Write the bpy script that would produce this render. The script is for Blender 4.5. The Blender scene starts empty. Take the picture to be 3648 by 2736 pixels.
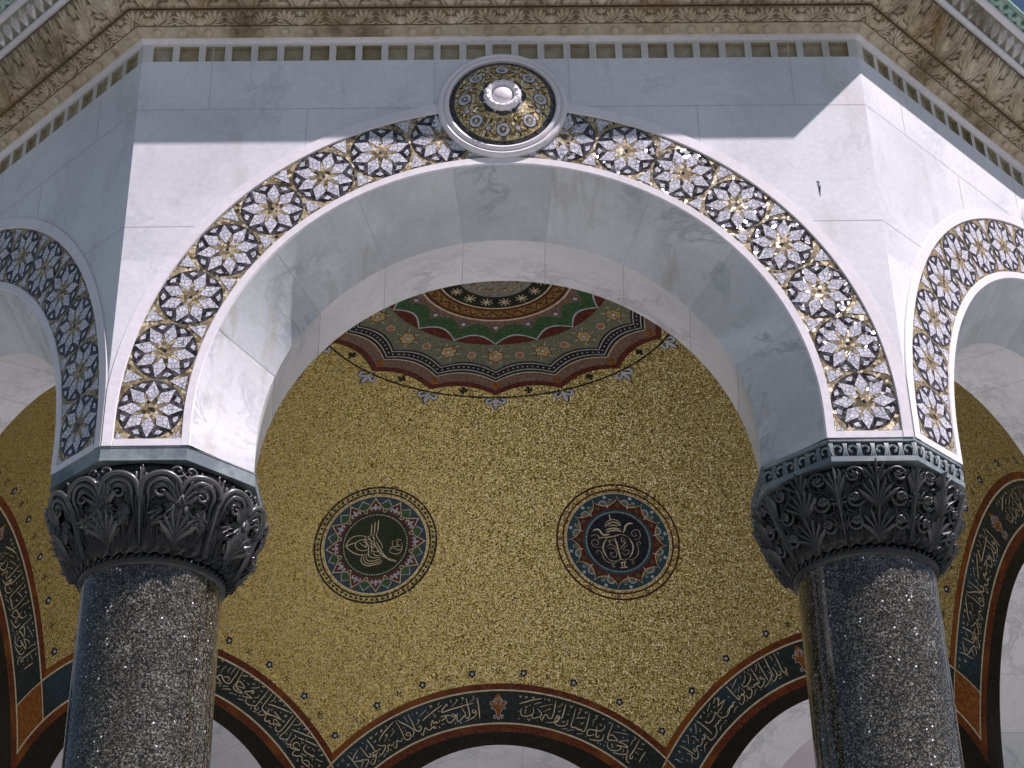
import bpy, math, random
import numpy as np
from mathutils import Vector, Matrix
random.seed(7)
rng = np.random.default_rng(5)
sc = bpy.context.scene
col = sc.collection
PI = math.pi
R8 = PI / 4
T8 = math.tan(PI / 8)
H = 4.9                      # height of the abacus top above the paving
A = 1.5 * (1 + 2 ** .5)      # apothem of the octagon (faces 3 m wide)

# ------------------------------------------------------------------ camera
cam = bpy.data.cameras.new('camera')
camo = bpy.data.objects.new('camera', cam)
col.objects.link(camo)
yaw, pitch, roll = 0.0201, 0.5263, -0.0209
cp, sp, cy, sy = math.cos(pitch), math.sin(pitch), math.cos(yaw), math.sin(yaw)
f_ = Vector((sy * cp, cy * cp, sp)); r_ = Vector((cy, -sy, 0)); u_ = r_.cross(f_)
cr, sr = math.cos(roll), math.sin(roll)
r2 = cr * r_ + sr * u_; u2 = -sr * r_ + cr * u_
m = Matrix((r2, u2, -f_)).transposed().to_4x4()
m.translation = Vector((-0.1041, -5.9354, -3.2016 + H))
camo.matrix_world = m
cam.sensor_width = 36; cam.lens = 36 * 6509.35 / 3648
cam.clip_start = .05; cam.clip_end = 2000
sc.camera = camo
# ------------------------------------------------------------------ light
SAZ, SEL = math.radians(50.8), math.radians(56.6)
w = bpy.data.worlds.new('World'); sc.world = w; w.use_nodes = True
nt = w.node_tree
sky = nt.nodes.new('ShaderNodeTexSky'); sky.sky_type = 'NISHITA'; sky.sun_disc = False
sky.sun_elevation = SEL; sky.sun_rotation = PI - SAZ
sky.air_density = 1.0; sky.dust_density = .8; sky.ozone_density = 2.0
bg = nt.nodes['Background']; bg.inputs[1].default_value = 0.05
nt.links.new(sky.outputs[0], bg.inputs[0])
sun = bpy.data.lights.new('sun', 'SUN'); suno = bpy.data.objects.new('sun', sun); col.objects.link(suno)
sun.energy = 5.0; sun.angle = math.radians(.55); sun.color = (1.0, .88, .935)
S = Vector((math.sin(SAZ) * math.cos(SEL), -math.cos(SAZ) * math.cos(SEL), math.sin(SEL)))
suno.rotation_euler = S.to_track_quat('Z', 'Y').to_euler()
suno.location = S * 30
vs = sc.view_settings
vs.view_transform = 'Standard'; vs.look = 'None'; vs.exposure = 0.45; vs.gamma = 1; vs.use_curve_mapping = False
try:
    sc.cycles.max_bounces = 8; sc.cycles.diffuse_bounces = 6; sc.cycles.glossy_bounces = 3
    sc.cycles.use_denoising = True
    sc.cycles.sample_clamp_indirect = 8
except Exception: pass

# ------------------------------------------------------------------ materials
def newmat(name):
    m = bpy.data.materials.new(name); m.use_nodes = True
    n = m.node_tree.nodes; l = m.node_tree.links
    b = n['Principled BSDF']
    return m, n, l, b
def N(n, t, **k):
    x = n.new('ShaderNode' + t)
    for a, v in k.items(): setattr(x, a, v)
    return x
def ramp(n, pts, interp='LINEAR'):
    r = n.new('ShaderNodeValToRGB'); r.color_ramp.interpolation = interp
    e = r.color_ramp.elements
    while len(e) < len(pts): e.new(.5)
    for i, (p, c) in enumerate(pts):
        e[i].position = p
        e[i].color = (*c, 1) if len(c) == 3 else c
    return r
def mixc(n, l, f, a, b, mode='MIX'):
    x = n.new('ShaderNodeMix'); x.data_type = 'RGBA'; x.blend_type = mode
    for s, v in ((0, f), (6, a), (7, b)):
        if hasattr(v, 'is_output') or hasattr(v, 'links'): l.new(v, x.inputs[s])
        else: x.inputs[s].default_value = v if s == 0 else (*v, 1)
    return x.outputs[2]
def math_(n, l, op, a, b=None, c=None, clamp=False):
    x = n.new('ShaderNodeMath'); x.operation = op; x.use_clamp = clamp
    for i, v in enumerate((a, b, c)):
        if v is None: continue
        if hasattr(v, 'links'): l.new(v, x.inputs[i])
        else: x.inputs[i].default_value = v
    return x.outputs[0]
def coords(n, l, scale=(1, 1, 1)):
    tc = n.new('ShaderNodeTexCoord'); mp = n.new('ShaderNodeMapping'); mp.inputs[3].default_value = scale
    l.new(tc.outputs['Object'], mp.inputs[0]); return mp.outputs[0]
def tex(n, l, kind, vec, scale, **k):
    x = n.new('ShaderNodeTex' + kind); l.new(vec, x.inputs['Vector']); x.inputs['Scale'].default_value = scale
    for a, v in k.items():
        if a in x.inputs: x.inputs[a].default_value = v
        else: setattr(x, a, v)
    return x

def marble(name, base=(.735, .757, .78), vein=(.42, .45, .48), stain=0., amount=.5, rough=.42, cloud=.80):
    m, n, l, b = newmat(name)
    v = coords(n, l)
    w1 = tex(n, l, 'Noise', v, 1.6, Detail=8, Distortion=1.4)
    d = n.new('ShaderNodeVectorMath'); d.operation = 'MULTIPLY_ADD'
    l.new(w1.outputs['Color'], d.inputs[0]); d.inputs[1].default_value = (.9, .9, .9); l.new(v, d.inputs[2])
    n2 = tex(n, l, 'Noise', d.outputs[0], 2.3, Detail=9, Roughness=.62)
    veins = ramp(n, [(0, (0, 0, 0)), (.455, (0, 0, 0)), (.497, (1, 1, 1)), (.53, (0, 0, 0)), (1, (0, 0, 0))])
    l.new(n2.outputs['Fac'], veins.inputs[0])
    mask = tex(n, l, 'Noise', v, 2.2, Detail=3)
    mk = ramp(n, [(.42, (0, 0, 0)), (.66, (1, 1, 1))]); l.new(mask.outputs['Fac'], mk.inputs[0])
    vf = math_(n, l, 'MULTIPLY', veins.outputs[0], mk.outputs[0]); vf = math_(n, l, 'MULTIPLY', vf, amount)
    cl = tex(n, l, 'Noise', d.outputs[0], 1.1, Detail=6)
    clr = ramp(n, [(.32, tuple(c * cloud for c in base)), (.60, base)]); l.new(cl.outputs['Fac'], clr.inputs[0])
    c = mixc(n, l, vf, clr.outputs[0], vein)
    fine = tex(n, l, 'Noise', v, 42, Detail=4)
    fr = ramp(n, [(.3, (.93, .93, .93)), (.7, (1.03, 1.03, 1.03))]); l.new(fine.outputs['Fac'], fr.inputs[0])
    c = mixc(n, l, 1.0, c, fr.outputs[0], 'MULTIPLY')
    at = n.new('ShaderNodeAttribute'); at.attribute_name = 'tone'
    tr = ramp(n, [(0, (.70, .74, .76)), (.5, (.97, .97, .97)), (1, (1.06, 1.04, 1.05))]); l.new(at.outputs['Fac'], tr.inputs[0])
    c = mixc(n, l, 1.0, c, tr.outputs[0], 'MULTIPLY')
    if stain:
        vs_ = coords(n, l, (3.4, 1.1, .7))
        s1 = tex(n, l, 'Noise', vs_, 2.4, Detail=5, Roughness=.6)
        sr_ = ramp(n, [(.56, (0, 0, 0)), (.74, (1, 1, 1))]); l.new(s1.outputs['Fac'], sr_.inputs[0])
        sf = math_(n, l, 'MULTIPLY', sr_.outputs[0], stain)
        c = mixc(n, l, sf, c, (.38, .34, .24))
    l.new(c, b.inputs['Base Color']); b.inputs['Roughness'].default_value = rough
    bp = n.new('ShaderNodeBump'); bp.inputs['Strength'].default_value = .12; bp.inputs['Distance'].default_value = .004
    l.new(fine.outputs['Fac'], bp.inputs['Height']); l.new(bp.outputs[0], b.inputs['Normal'])
    return m

def carved(name, base, dark, hi, soil=.5):
    m, n, l, b = newmat(name)
    v = coords(n, l)
    n1 = tex(n, l, 'Noise', v, 3.2, Detail=8, Roughness=.65)
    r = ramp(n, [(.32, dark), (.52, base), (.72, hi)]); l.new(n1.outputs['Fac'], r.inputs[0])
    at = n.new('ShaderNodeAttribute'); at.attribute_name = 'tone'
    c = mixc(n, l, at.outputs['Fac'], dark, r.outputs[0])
    n2 = tex(n, l, 'Noise', v, 34, Detail=5)
    fr = ramp(n, [(.3, (.78, .78, .78)), (.7, (1.12, 1.12, 1.12))]); l.new(n2.outputs['Fac'], fr.inputs[0])
    c = mixc(n, l, 1.0, c, fr.outputs[0], 'MULTIPLY')
    vs_ = coords(n, l, (1.4, 1.4, .8)); n3 = tex(n, l, 'Noise', vs_, 2.3, Detail=3)
    r3 = ramp(n, [(.60, (0, 0, 0)), (.72, (1, 1, 1))]); l.new(n3.outputs['Fac'], r3.inputs[0])
    c = mixc(n, l, math_(n, l, 'MULTIPLY', r3.outputs[0], soil), c, (.27, .16, .045))
    l.new(c, b.inputs['Base Color']); b.inputs['Roughness'].default_value = .75
    bp = n.new('ShaderNodeBump'); bp.inputs['Strength'].default_value = .25; bp.inputs['Distance'].default_value = .005
    l.new(n2.outputs['Fac'], bp.inputs['Height']); l.new(bp.outputs[0], b.inputs['Normal'])
    return m

def mosaic(name, cols, scale=100, grout=(.05, .045, .035), gw=.06, metal=0., rough=.35, tilt=.25, patch=None, spec=.18):
    """glass tesserae: random colour and tilt in every cell, thin grout between the cells"""
    m, n, l, b = newmat(name)
    v = coords(n, l)
    nd = tex(n, l, 'Noise', v, 12, Detail=2)
    d = n.new('ShaderNodeVectorMath'); d.operation = 'MULTIPLY_ADD'
    l.new(nd.outputs['Color'], d.inputs[0]); d.inputs[1].default_value = (.03, .03, .03); l.new(v, d.inputs[2])
    vo = tex(n, l, 'Voronoi', d.outputs[0], scale, Randomness=.85)
    sep = n.new('ShaderNodeSeparateColor'); l.new(vo.outputs['Color'], sep.inputs[0])
    k = len(cols)
    r = ramp(n, [(i / max(1, k - 1) if k > 1 else 0, c) for i, c in enumerate(cols)] if k > 1 else [(0, cols[0]), (1, cols[0])])
    l.new(sep.outputs[0], r.inputs[0])
    c = r.outputs[0]
    if patch:
        pn = tex(n, l, 'Noise', v, 3.0, Detail=5); pr = ramp(n, [(.47, (0, 0, 0)), (.62, (1, 1, 1))]); l.new(pn.outputs['Fac'], pr.inputs[0])
        c = mixc(n, l, pr.outputs[0], c, patch)
    ve = tex(n, l, 'Voronoi', d.outputs[0], scale, feature='DISTANCE_TO_EDGE', Randomness=.85)
    er = ramp(n, [(gw * .5, (1, 1, 1)), (gw, (0, 0, 0))]); l.new(ve.outputs['Distance'], er.inputs[0])
    c = mixc(n, l, er.outputs[0], c, grout)
    l.new(c, b.inputs['Base Color'])
    b.inputs['Roughness'].default_value = rough; b.inputs['Specular IOR Level'].default_value = spec
    if metal:
        inv = math_(n, l, 'SUBTRACT', 1.0, er.outputs[0]); l.new(math_(n, l, 'MULTIPLY', inv, metal), b.inputs['Metallic'])
    geo = n.new('ShaderNodeNewGeometry')
    a1 = n.new('ShaderNodeVectorMath'); a1.operation = 'SUBTRACT'; l.new(vo.outputs['Color'], a1.inputs[0]); a1.inputs[1].default_value = (.5, .5, .5)
    a2 = n.new('ShaderNodeVectorMath'); a2.operation = 'MULTIPLY_ADD'; l.new(a1.outputs[0], a2.inputs[0]); a2.inputs[1].default_value = (tilt,) * 3; l.new(geo.outputs['Normal'], a2.inputs[2])
    a3 = n.new('ShaderNodeVectorMath'); a3.operation = 'NORMALIZE'; l.new(a2.outputs[0], a3.inputs[0])
    l.new(a3.outputs[0], b.inputs['Normal'])
    return m

def granite(name):
    m, n, l, b = newmat(name)
    v = coords(n, l)
    vo = tex(n, l, 'Voronoi', v, 215, Randomness=1.0); sep = n.new('ShaderNodeSeparateColor'); l.new(vo.outputs['Color'], sep.inputs[0])
    nn = tex(n, l, 'Noise', v, 110, Detail=4, Roughness=.8)
    n3 = tex(n, l, 'Noise', v, 14, Detail=3)
    mx = math_(n, l, 'MULTIPLY_ADD', sep.outputs[0], .42, math_(n, l, 'MULTIPLY', nn.outputs['Fac'], .75))
    mx = math_(n, l, 'MULTIPLY_ADD', n3.outputs['Fac'], .22, mx)
    r = ramp(n, [(.50, (.008, .007, .005)), (.64, (.022, .019, .012)), (.76, (.060, .056, .040)), (.87, (.125, .122, .10)), (.98, (.32, .32, .30))])
    l.new(mx, r.inputs[0])
    v2 = tex(n, l, 'Voronoi', v, 85, Randomness=1.0); s2 = n.new('ShaderNodeSeparateColor'); l.new(v2.outputs['Color'], s2.inputs[0])
    fl = math_(n, l, 'GREATER_THAN', s2.outputs[1], .985); dd = math_(n, l, 'LESS_THAN', v2.outputs['Distance'], .30); ff = math_(n, l, 'MULTIPLY', fl, dd)
    c = mixc(n, l, ff, r.outputs[0], (.85, .87, .9))
    l.new(c, b.inputs['Base Color'])
    b.inputs['Roughness'].default_value = .035
    b.inputs['IOR'].default_value = 1.5
    return m

def bronze(name, base=(.098, .100, .098), patina=(.10, .17, .155), metal=.2, rough=.33, cover=.60):
    m, n, l, b = newmat(name)
    v = coords(n, l)
    n1 = tex(n, l, 'Noise', v, 5.5, Detail=8, Roughness=.7)
    r = ramp(n, [(cover, base), (cover + .16, patina)]); l.new(n1.outputs['Fac'], r.inputs[0])
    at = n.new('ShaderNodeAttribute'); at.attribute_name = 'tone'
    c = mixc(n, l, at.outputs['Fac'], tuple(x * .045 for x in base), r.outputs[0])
    l.new(c, b.inputs['Base Color']); b.inputs['Metallic'].default_value = metal
    n2 = tex(n, l, 'Noise', v, 60, Detail=4); rr = ramp(n, [(.3, (rough - .1,) * 3), (.7, (rough + .15,) * 3)]); l.new(n2.outputs['Fac'], rr.inputs[0])
    l.new(rr.outputs[0], b.inputs['Roughness'])
    return m

M = {}
M['marble'] = marble('white_marble', stain=.25)
M['topmarble'] = marble('weathered_marble', base=(.66, .65, .61), stain=.9)
M['soffit'] = marble('grey_marble', base=(.70, .725, .74), vein=(.30, .34, .36), stain=.9, amount=.8, cloud=.66)
M['soffit2'] = marble('cream_marble', base=(.85, .85, .855), vein=(.4, .43, .45), amount=.7)
M['trim'] = marble('trim_marble', base=(.80, .785, .80), amount=.2, rough=.38)
M['joint'] = newmat('joint_mortar')[0]; M['joint'].node_tree.nodes['Principled BSDF'].inputs['Base Color'].default_value = (.54, .54, .53, 1)
M['coffer'] = carved('coffer_stone', (.40, .36, .255), (.27, .23, .14), (.48, .45, .36), .4)
M['carved'] = carved('weathered_carved_marble', (.66, .56, .39), (.17, .125, .055), (.78, .72, .60), .8)
M['carved2'] = carved('rain_washed_carved_marble', (.72, .71, .66), (.2, .17, .11), (.8, .8, .78), .1)
M['gold'] = mosaic('gold_mosaic', [(.10, .065, .012), (.34, .23, .05), (.62, .45, .12), (.74, .56, .17), (.82, .65, .25), (.90, .76, .36), (1.0, .92, .66)], 155, (.12, .08, .02), .05, .8, .42, .7, spec=.5)
M['goldb'] = mosaic('gold_band_mosaic', [(.045, .03, .015), (.30, .23, .12), (.36, .29, .16), (.43, .35, .21), (.56, .49, .34)], 62, (.09, .07, .04), .06, .2, .38, .35, spec=.5)
M['whitet'] = mosaic('white_mosaic', [(.50, .51, .56), (.60, .60, .65), (.66, .66, .70)], 60, (.16, .18, .20), .075, 0, .4, .10)
M['black'] = mosaic('black_mosaic', [(.02, .016, .014), (.04, .034, .032), (.10, .095, .10), (.03, .028, .028)], 70, (.02, .018, .016), .05, 0, .2, .5, spec=.5)
M['tblack'] = mosaic('fine_black_mosaic', [(.012, .012, .008), (.03, .03, .022)], 110, (.02, .02, .014), .05, 0, .4, .3)
M['red'] = mosaic('oxide_red_mosaic', [(.075, .014, .006), (.15, .035, .010), (.22, .06, .014)], 110, (.05, .015, .008), .04, 0, .3, .3, patch=(.27, .085, .014))
M['maroon'] = mosaic('maroon_mosaic', [(.07, .012, .008), (.13, .028, .014), (.17, .04, .018)], 110, (.05, .015, .01), .04, 0, .3, .3)
M['blue'] = mosaic('blue_green_mosaic', [(.015, .020, .015), (.024, .032, .025), (.028, .042, .040), (.036, .034, .044)], 110, (.015, .018, .015), .04, 0, .3, .4, patch=(.030, .062, .085))
M['orange'] = mosaic('orange_mosaic', [(.20, .06, .01), (.30, .10, .015), (.42, .18, .05)], 110, (.1, .04, .01), .04, .2, .35, .4)
M['goldc'] = mosaic('petal_gold_mosaic', [(.42, .28, .09), (.60, .44, .18), (.72, .58, .30)], 110, (.2, .12, .04), .04, .3, .4, .4)
M['orangeb'] = mosaic('bright_orange_mosaic', [(.38, .13, .02), (.50, .19, .03), (.6, .27, .06)], 110, (.2, .08, .02), .04, 0, .35, .3)
M['goldr'] = mosaic('roundel_gold_mosaic', [(.22, .15, .05), (.55, .42, .18), (.70, .57, .30), (.85, .75, .50)], 80, (.08, .055, .02), .07, .35, .4, .4, spec=.5)
M['vine'] = mosaic('dull_gold_mosaic', [(.20, .10, .025), (.32, .19, .05), (.42, .28, .09)], 110, (.1, .05, .015), .04, .3, .4, .4)
M['green'] = mosaic('leaf_green_mosaic', [(.03, .075, .028), (.05, .12, .045), (.075, .155, .065)], 110, (.03, .06, .03), .04, 0, .35, .25)
M['dgreen'] = mosaic('dark_green_mosaic', [(.010, .016, .004), (.02, .032, .006), (.035, .05, .01)], 110, (.012, .018, .006), .04, 0, .35, .3)
M['sage'] = mosaic('sage_mosaic', [(.14, .15, .085), (.20, .215, .13), (.27, .27, .19)], 110, (.1, .1, .07), .05, 0, .4, .2)
M['mauve'] = mosaic('mauve_mosaic', [(.15, .085, .06), (.22, .14, .11), (.30, .20, .17)], 110, (.1, .06, .05), .05, 0, .4, .2)
M['navy'] = mosaic('navy_mosaic', [(.010, .010, .012), (.022, .022, .03), (.03, .04, .07)], 110, (.01, .01, .012), .04, 0, .35, .3)
M['azure'] = mosaic('azure_mosaic', [(.025, .06, .08), (.04, .095, .125), (.035, .09, .085)], 110, (.03, .05, .06), .04, 0, .35, .3)
M['teal'] = mosaic('slate_blue_mosaic', [(.03, .05, .06), (.05, .08, .095), (.06, .10, .12)], 110, (.03, .04, .05), .04, 0, .35, .3)
M['pearl'] = mosaic('pearl_mosaic', [(.42, .44, .50), (.58, .60, .66), (.66, .68, .74)], 110, (.25, .27, .3), .04, 0, .35, .15)
M['pearld'] = mosaic('grey_pearl_mosaic', [(.20, .21, .22), (.32, .33, .34), (.40, .36, .22)], 90, (.1, .1, .08), .05, 0, .4, .15)
M['ink'] = mosaic('gold_line_mosaic', [(.56, .45, .26), (.72, .62, .42), (.85, .77, .58)], 120, (.4, .32, .18), .03, .15, .35, .3)
M['granite'] = granite('polished_dark_granite')
M['bronze'] = bronze('dark_bronze')
M['abacus'] = bronze('patinated_abacus', base=(.16, .20, .22), patina=(.32, .38, .38), metal=.1, rough=.5, cover=.45)
M['copper'] = bronze('green_copper', base=(.22, .40, .33), patina=(.40, .58, .48), metal=.1, rough=.6, cover=.40)
def plain(name, c, rough=.8, sc_=3, var=.2):
    m, n, l, b = newmat(name); v = coords(n, l); t = tex(n, l, 'Noise', v, sc_, Detail=6)
    r = ramp(n, [(.3, tuple(x * (1 - var) for x in c)), (.7, tuple(x * (1 + var) for x in c))]); l.new(t.outputs['Fac'], r.inputs[0])
    l.new(r.outputs[0], b.inputs['Base Color']); b.inputs['Roughness'].default_value = rough; return m
M['paving'] = plain('stone_paving', (.148, .160, .155))
M['floor'] = plain('platform_marble', (.57, .60, .555), .5)

M['ashlar'] = plain('pale_ashlar', (.19, .178, .175), .85, .6, .12)
# ------------------------------------------------------------------ mesh helpers
class MB:
    def __init__(s): s.v = []; s.f = []; s.m = []; s.t = []; s.mats = []
    def mi(s, k):
        if k not in s.mats: s.mats.append(k)
        return s.mats.index(k)
    def add(s, vs_, fs, mat, tone=.6):
        o = len(s.v); s.v.extend([tuple(map(float, p)) for p in vs_]); i = s.mi(mat)
        for j, f in enumerate(fs):
            s.f.append(tuple(o + q for q in f)); s.m.append(i)
        if hasattr(tone, '__len__'): s.t.extend([float(x) for x in tone])
        else: s.t.extend([tone] * len(vs_))
    def grid(s, P, mat, tone=.6, closed=False):
        """P: array rows x cols x 3"""
        r, c = len(P), len(P[0])
        vs_ = [p for row in P for p in row]
        fs = []
        for i in range(r - 1):
            for j in range(c if closed else c - 1):
                k = (j + 1) % c
                fs.append((i * c + j, i * c + k, (i + 1) * c + k, (i + 1) * c + j))
        if hasattr(tone, '__len__'): tone = np.asarray(tone).ravel()
        s.add(vs_, fs, mat, tone)
    def box(s, x0, x1, y0, y1, z0, z1, mat, tone=.6):
        v = [(x, y, z) for x in (x0, x1) for y in (y0, y1) for z in (z0, z1)]
        s.add(v, [(0, 1, 3, 2), (4, 6, 7, 5), (0, 4, 5, 1), (2, 3, 7, 6), (0, 2, 6, 4), (1, 5, 7, 3)], mat, tone)
    def tube(s, pts, rad, mat, n=6, tone=.7, up=None):
        P = [Vector(p) for p in pts]; rr = rad if hasattr(rad, '__len__') else [rad] * len(P)
        rows = []
        for i, p in enumerate(P):
            t = (P[min(i + 1, len(P) - 1)] - P[max(i - 1, 0)]).normalized()
            a = Vector(up) if up else (Vector((0, 0, 1)) if abs(t.z) < .9 else Vector((1, 0, 0)))
            a = (a - t * a.dot(t)).normalized(); b = t.cross(a)
            rows.append([p + (a * math.cos(q) + b * math.sin(q)) * rr[i] for q in [2 * PI * k / n for k in range(n)]])
        s.grid(rows, mat, tone, closed=True)
    def build(s, name, parent=None, smooth=False, autos=None):
        me = bpy.data.meshes.new(name); me.from_pydata(s.v, [], s.f)
        for k in s.mats: me.materials.append(M[k])
        me.polygons.foreach_set('material_index', s.m)
        at = me.attributes.new('tone', 'FLOAT', 'POINT'); at.data.foreach_set('value', s.t)
        if smooth: me.polygons.foreach_set('use_smooth', [True] * len(me.polygons))
        if autos is not None:
            me.polygons.foreach_set('use_smooth', [True] * len(me.polygons)); me.set_sharp_from_angle(angle=math.radians(autos))
        me.update()
        o = bpy.data.objects.new(name, me); col.objects.link(o)
        if parent: o.parent = parent
        return o
def copy_part(o, parent, rz):
    c = o.copy(); col.objects.link(c); c.parent = parent; c.rotation_euler = (0, 0, rz)
    for ch in o.children:
        d = ch.copy(); col.objects.link(d); d.parent = c
        d.matrix_parent_inverse = ch.matrix_parent_inverse.copy()
    return c

root = bpy.data.objects.new('fountain_pavilion', None); col.objects.link(root)
root.location = (0, A, 0)
root['label'] = 'octagonal white marble fountain pavilion with gold mosaic dome, round arches and dark granite columns'
root['category'] = 'pavilion'
# local frame: origin at the pavilion's axis on the ground, face 0 looks along -y
ZC = .1 + H                                   # centre height of the arches
def F0(x, y, z): return (x, y - A, z + H)     # x across the face, y depth behind it, z above the abacus
RS, RI, RO = 1.171, 1.209, 1.457
Y1, R1, Y2, R2 = .235, .965, .62, 1.02
def arc_pts(r, y, n=64, ext=0.0, leg=True):
    """arch line, left foot to right foot"""
    P = []
    if leg: P += [F0(-r, y, 0)]
    for i in range(n + 1):
        a = PI - PI * i / n
        P.append(F0(r * math.cos(a), y, .1 + r * math.sin(a)))
    if leg: P += [F0(r, y, 0)]
    return P
TOP = 1.915
# ---------- arch wall: front plate
wall = MB()
n = 96
inner = arc_pts(RS, 0, n)
def outer_for(x, z):
    # ray from the arch centre to the rectangle x=+-1.5, z=TOP
    dx, dz = x, z - .1
    t = min(1.5 / abs(dx) if abs(dx) > 1e-9 else 1e9, (CZ0 - .1) / dz if dz > 1e-6 else 1e9)
    return (dx * t, .1 + dz * t)
CZ0, CZ1 = 1.822, 1.902                       # row of square coffers
ang = sorted(set([PI * i / n for i in range(n + 1)] + [math.atan2(CZ0 - .1, 1.5), PI - math.atan2(CZ0 - .1, 1.5)]))
row_i, row_o = [F0(RS, 0, 0)], [F0(1.5, 0, 0)]
for a in ang:
    x, z = RS * math.cos(a), .1 + RS * math.sin(a)
    ox, oz = outer_for(x, z); row_i.append(F0(x, 0, z)); row_o.append(F0(ox, 0, oz))
row_i.append(F0(-RS, 0, 0)); row_o.append(F0(-1.5, 0, 0))
wall.grid([row_i, row_o], 'marble', .72)
NCO = 27; x0c, x1c = -1.417, 1.421; pitch_ = (x1c - x0c) / (NCO - 1); hw = .040
xs = [-1.5]
for i in range(NCO): c = x0c + i * pitch_; xs += [c - hw, c + hw]
xs.append(1.5)
for i in range(len(xs) - 1):
    a, b = xs[i], xs[i + 1]
    if i % 2 == 0: wall.add([F0(a, 0, CZ0), F0(b, 0, CZ0), F0(b, 0, CZ1), F0(a, 0, CZ1)], [(0, 1, 2, 3)], 'topmarble', .55)
    else:
        d = .022; e = .003
        q = [F0(a, 0, CZ0), F0(b, 0, CZ0), F0(b, 0, CZ1), F0(a, 0, CZ1), F0(a + e, d, CZ0 + e), F0(b - e, d, CZ0 + e), F0(b - e, d, CZ1 - e), F0(a + e, d, CZ1 - e)]
        wall.add(q, [(0, 1, 5, 4), (1, 2, 6, 5), (2, 3, 7, 6), (3, 0, 4, 7), (4, 5, 6, 7)], 'coffer', rng.uniform(.5, 1))
wall.add([F0(-1.5, 0, CZ1), F0(1.5, 0, CZ1), F0(1.5, 0, TOP + .03), F0(-1.5, 0, TOP + .03)], [(0, 1, 2, 3)], 'topmarble', .5)
# joints (2 mm mortar lines standing 1 mm proud)
def jline(x0, z0, x1, z1, w_=.0026, y=-.0012):
    dx, dz = x1 - x0, z1 - z0; L = math.hypot(dx, dz); nx, nz = -dz / L * w_ / 2, dx / L * w_ / 2
    wall.add([F0(x0 + nx, y, z0 + nz), F0(x1 + nx, y, z1 + nz), F0(x1 - nx, y, z1 - nz), F0(x0 - nx, y, z0 - nz)], [(0, 1, 2, 3)], 'joint')
zj = 1.567
ro_ = 1.512
jline(-1.5, zj, -.27, zj); jline(.27, zj, 1.5, zj)
xo = math.sqrt(ro_ ** 2 - (.984 - .1) ** 2)
jline(-1.5, .984, -xo, .984); jline(xo, .984, 1.5, .984)
for sx in (-1, 1):
    for t_ in ((1.208, CZ1 + .01, zj), (.28, CZ1 + .01, zj)): jline(sx * t_[0], t_[1], sx * t_[0], t_[2])
    jline(sx * .803, zj, sx * .803, .1 + math.sqrt(ro_ ** 2 - .803 ** 2))
mk_ = [(1.258, 1.178), (1.268, 1.176), (1.272, 1.150), (1.268, 1.120), (1.2655, 1.095), (1.263, 1.120), (1.262, 1.148)]
# soffits, voussoir by voussoir
sof = MB()
edges = [0] + [math.radians(q) for q in (20, 40, 60, 80, 100, 120, 140, 160)] + [PI]
rt = np.random.default_rng(3)
gap = .0016
for (ra, ya, rb, yb, mt) in ((RS, 0, R1, Y1, 'soffit'), (R1, Y1, R2, Y2, 'soffit2')):
    for i in range(len(edges) - 1):
        a0, a1 = edges[i] + (gap / ra if i else 0), edges[i + 1] - (gap / ra if i < len(edges) - 2 else 0)
        tone = float(rt.uniform(.15, .95))
        rows = []
        m_ = 12
        for (r, y) in ((ra, ya), ((ra + rb) / 2, (ya + yb) / 2), (rb, yb)):
            row = []
            if i == 0: row.append(F0(r, y, 0))
            for k in range(m_ + 1):
                a = a0 + (a1 - a0) * k / m_; row.append(F0(r * math.cos(a), y, .1 + r * math.sin(a)))
            if i == len(edges) - 2: row.append(F0(-r, y, 0))
            rows.append(row)
        sof.grid(rows, mt, tone)
        if i:   # mortar joint
            a = edges[i]; g = gap
            v = []
            for (r, y) in ((ra + .001, ya), (rb + .001, yb)):
                for sgn in (-1, 1): v.append(F0(r * math.cos(a + sgn * g * 1.3 / r), y, .1 + r * math.sin(a + sgn * g * 1.3 / r)))
            sof.add(v, [(0, 1, 3, 2)], 'joint')
# rims: outer moulding and inner face ring
rim = MB()
def ring_strip(mb, r0, y0, r1, y1, mat, tone=.7, n=120, zlo=.0):
    rows = []
    for (r, y) in ((r0, y0), (r1, y1)):
        row = [F0(-r, y, zlo)] + [F0(r * math.cos(PI - PI * i / n), y, .1 + r * math.sin(PI - PI * i / n)) for i in range(n + 1)] + [F0(r, y, zlo)]
        rows.append(row)
    mb.grid(rows, mat, tone)
XL = 1.4985
def clip_ring(mb, r0, y0, r1, y1, mat, tone=.8, n=160):
    # outer ring is cut by the edge of the face
    rows = [[], []]
    for i in range(-6, n + 7):
        a = PI - PI * i / n
        for k, (r, y) in enumerate(((r0, y0), (r1, y1))):
            if i < 0 or i > n:
                zz = .1 * (1 - (abs(i) if i < 0 else i - n) / 6); x = -r if i < 0 else r
            else: x = r * math.cos(a); zz = .1 + r * math.sin(a)
            x = max(-XL, min(XL, x)); rows[k].append(F0(x, y, zz))
    mb.grid(rows, mat, tone)
clip_ring(rim, RO, -.0005, RO + .004, -.007, 'trim'); clip_ring(rim, RO + .004, -.007, 1.505, -.006, 'trim'); clip_ring(rim, 1.505, -.006, 1.508, -.0005, 'joint')
ring_strip(rim, RI, -.0005, RI - .003, -.006, 'trim'); ring_strip(rim, RI - .003, -.006, RS + .006, -.006, 'trim', .8); ring_strip(rim, RS + .006, -.006, RS, .001, 'trim', .9)
for sx in (-1, 1):
    rim.box(*(sorted((sx * (RI - .003), sx * RO))), -.0055 - A, .001 - A, H, H + .028, 'trim', .7)
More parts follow.
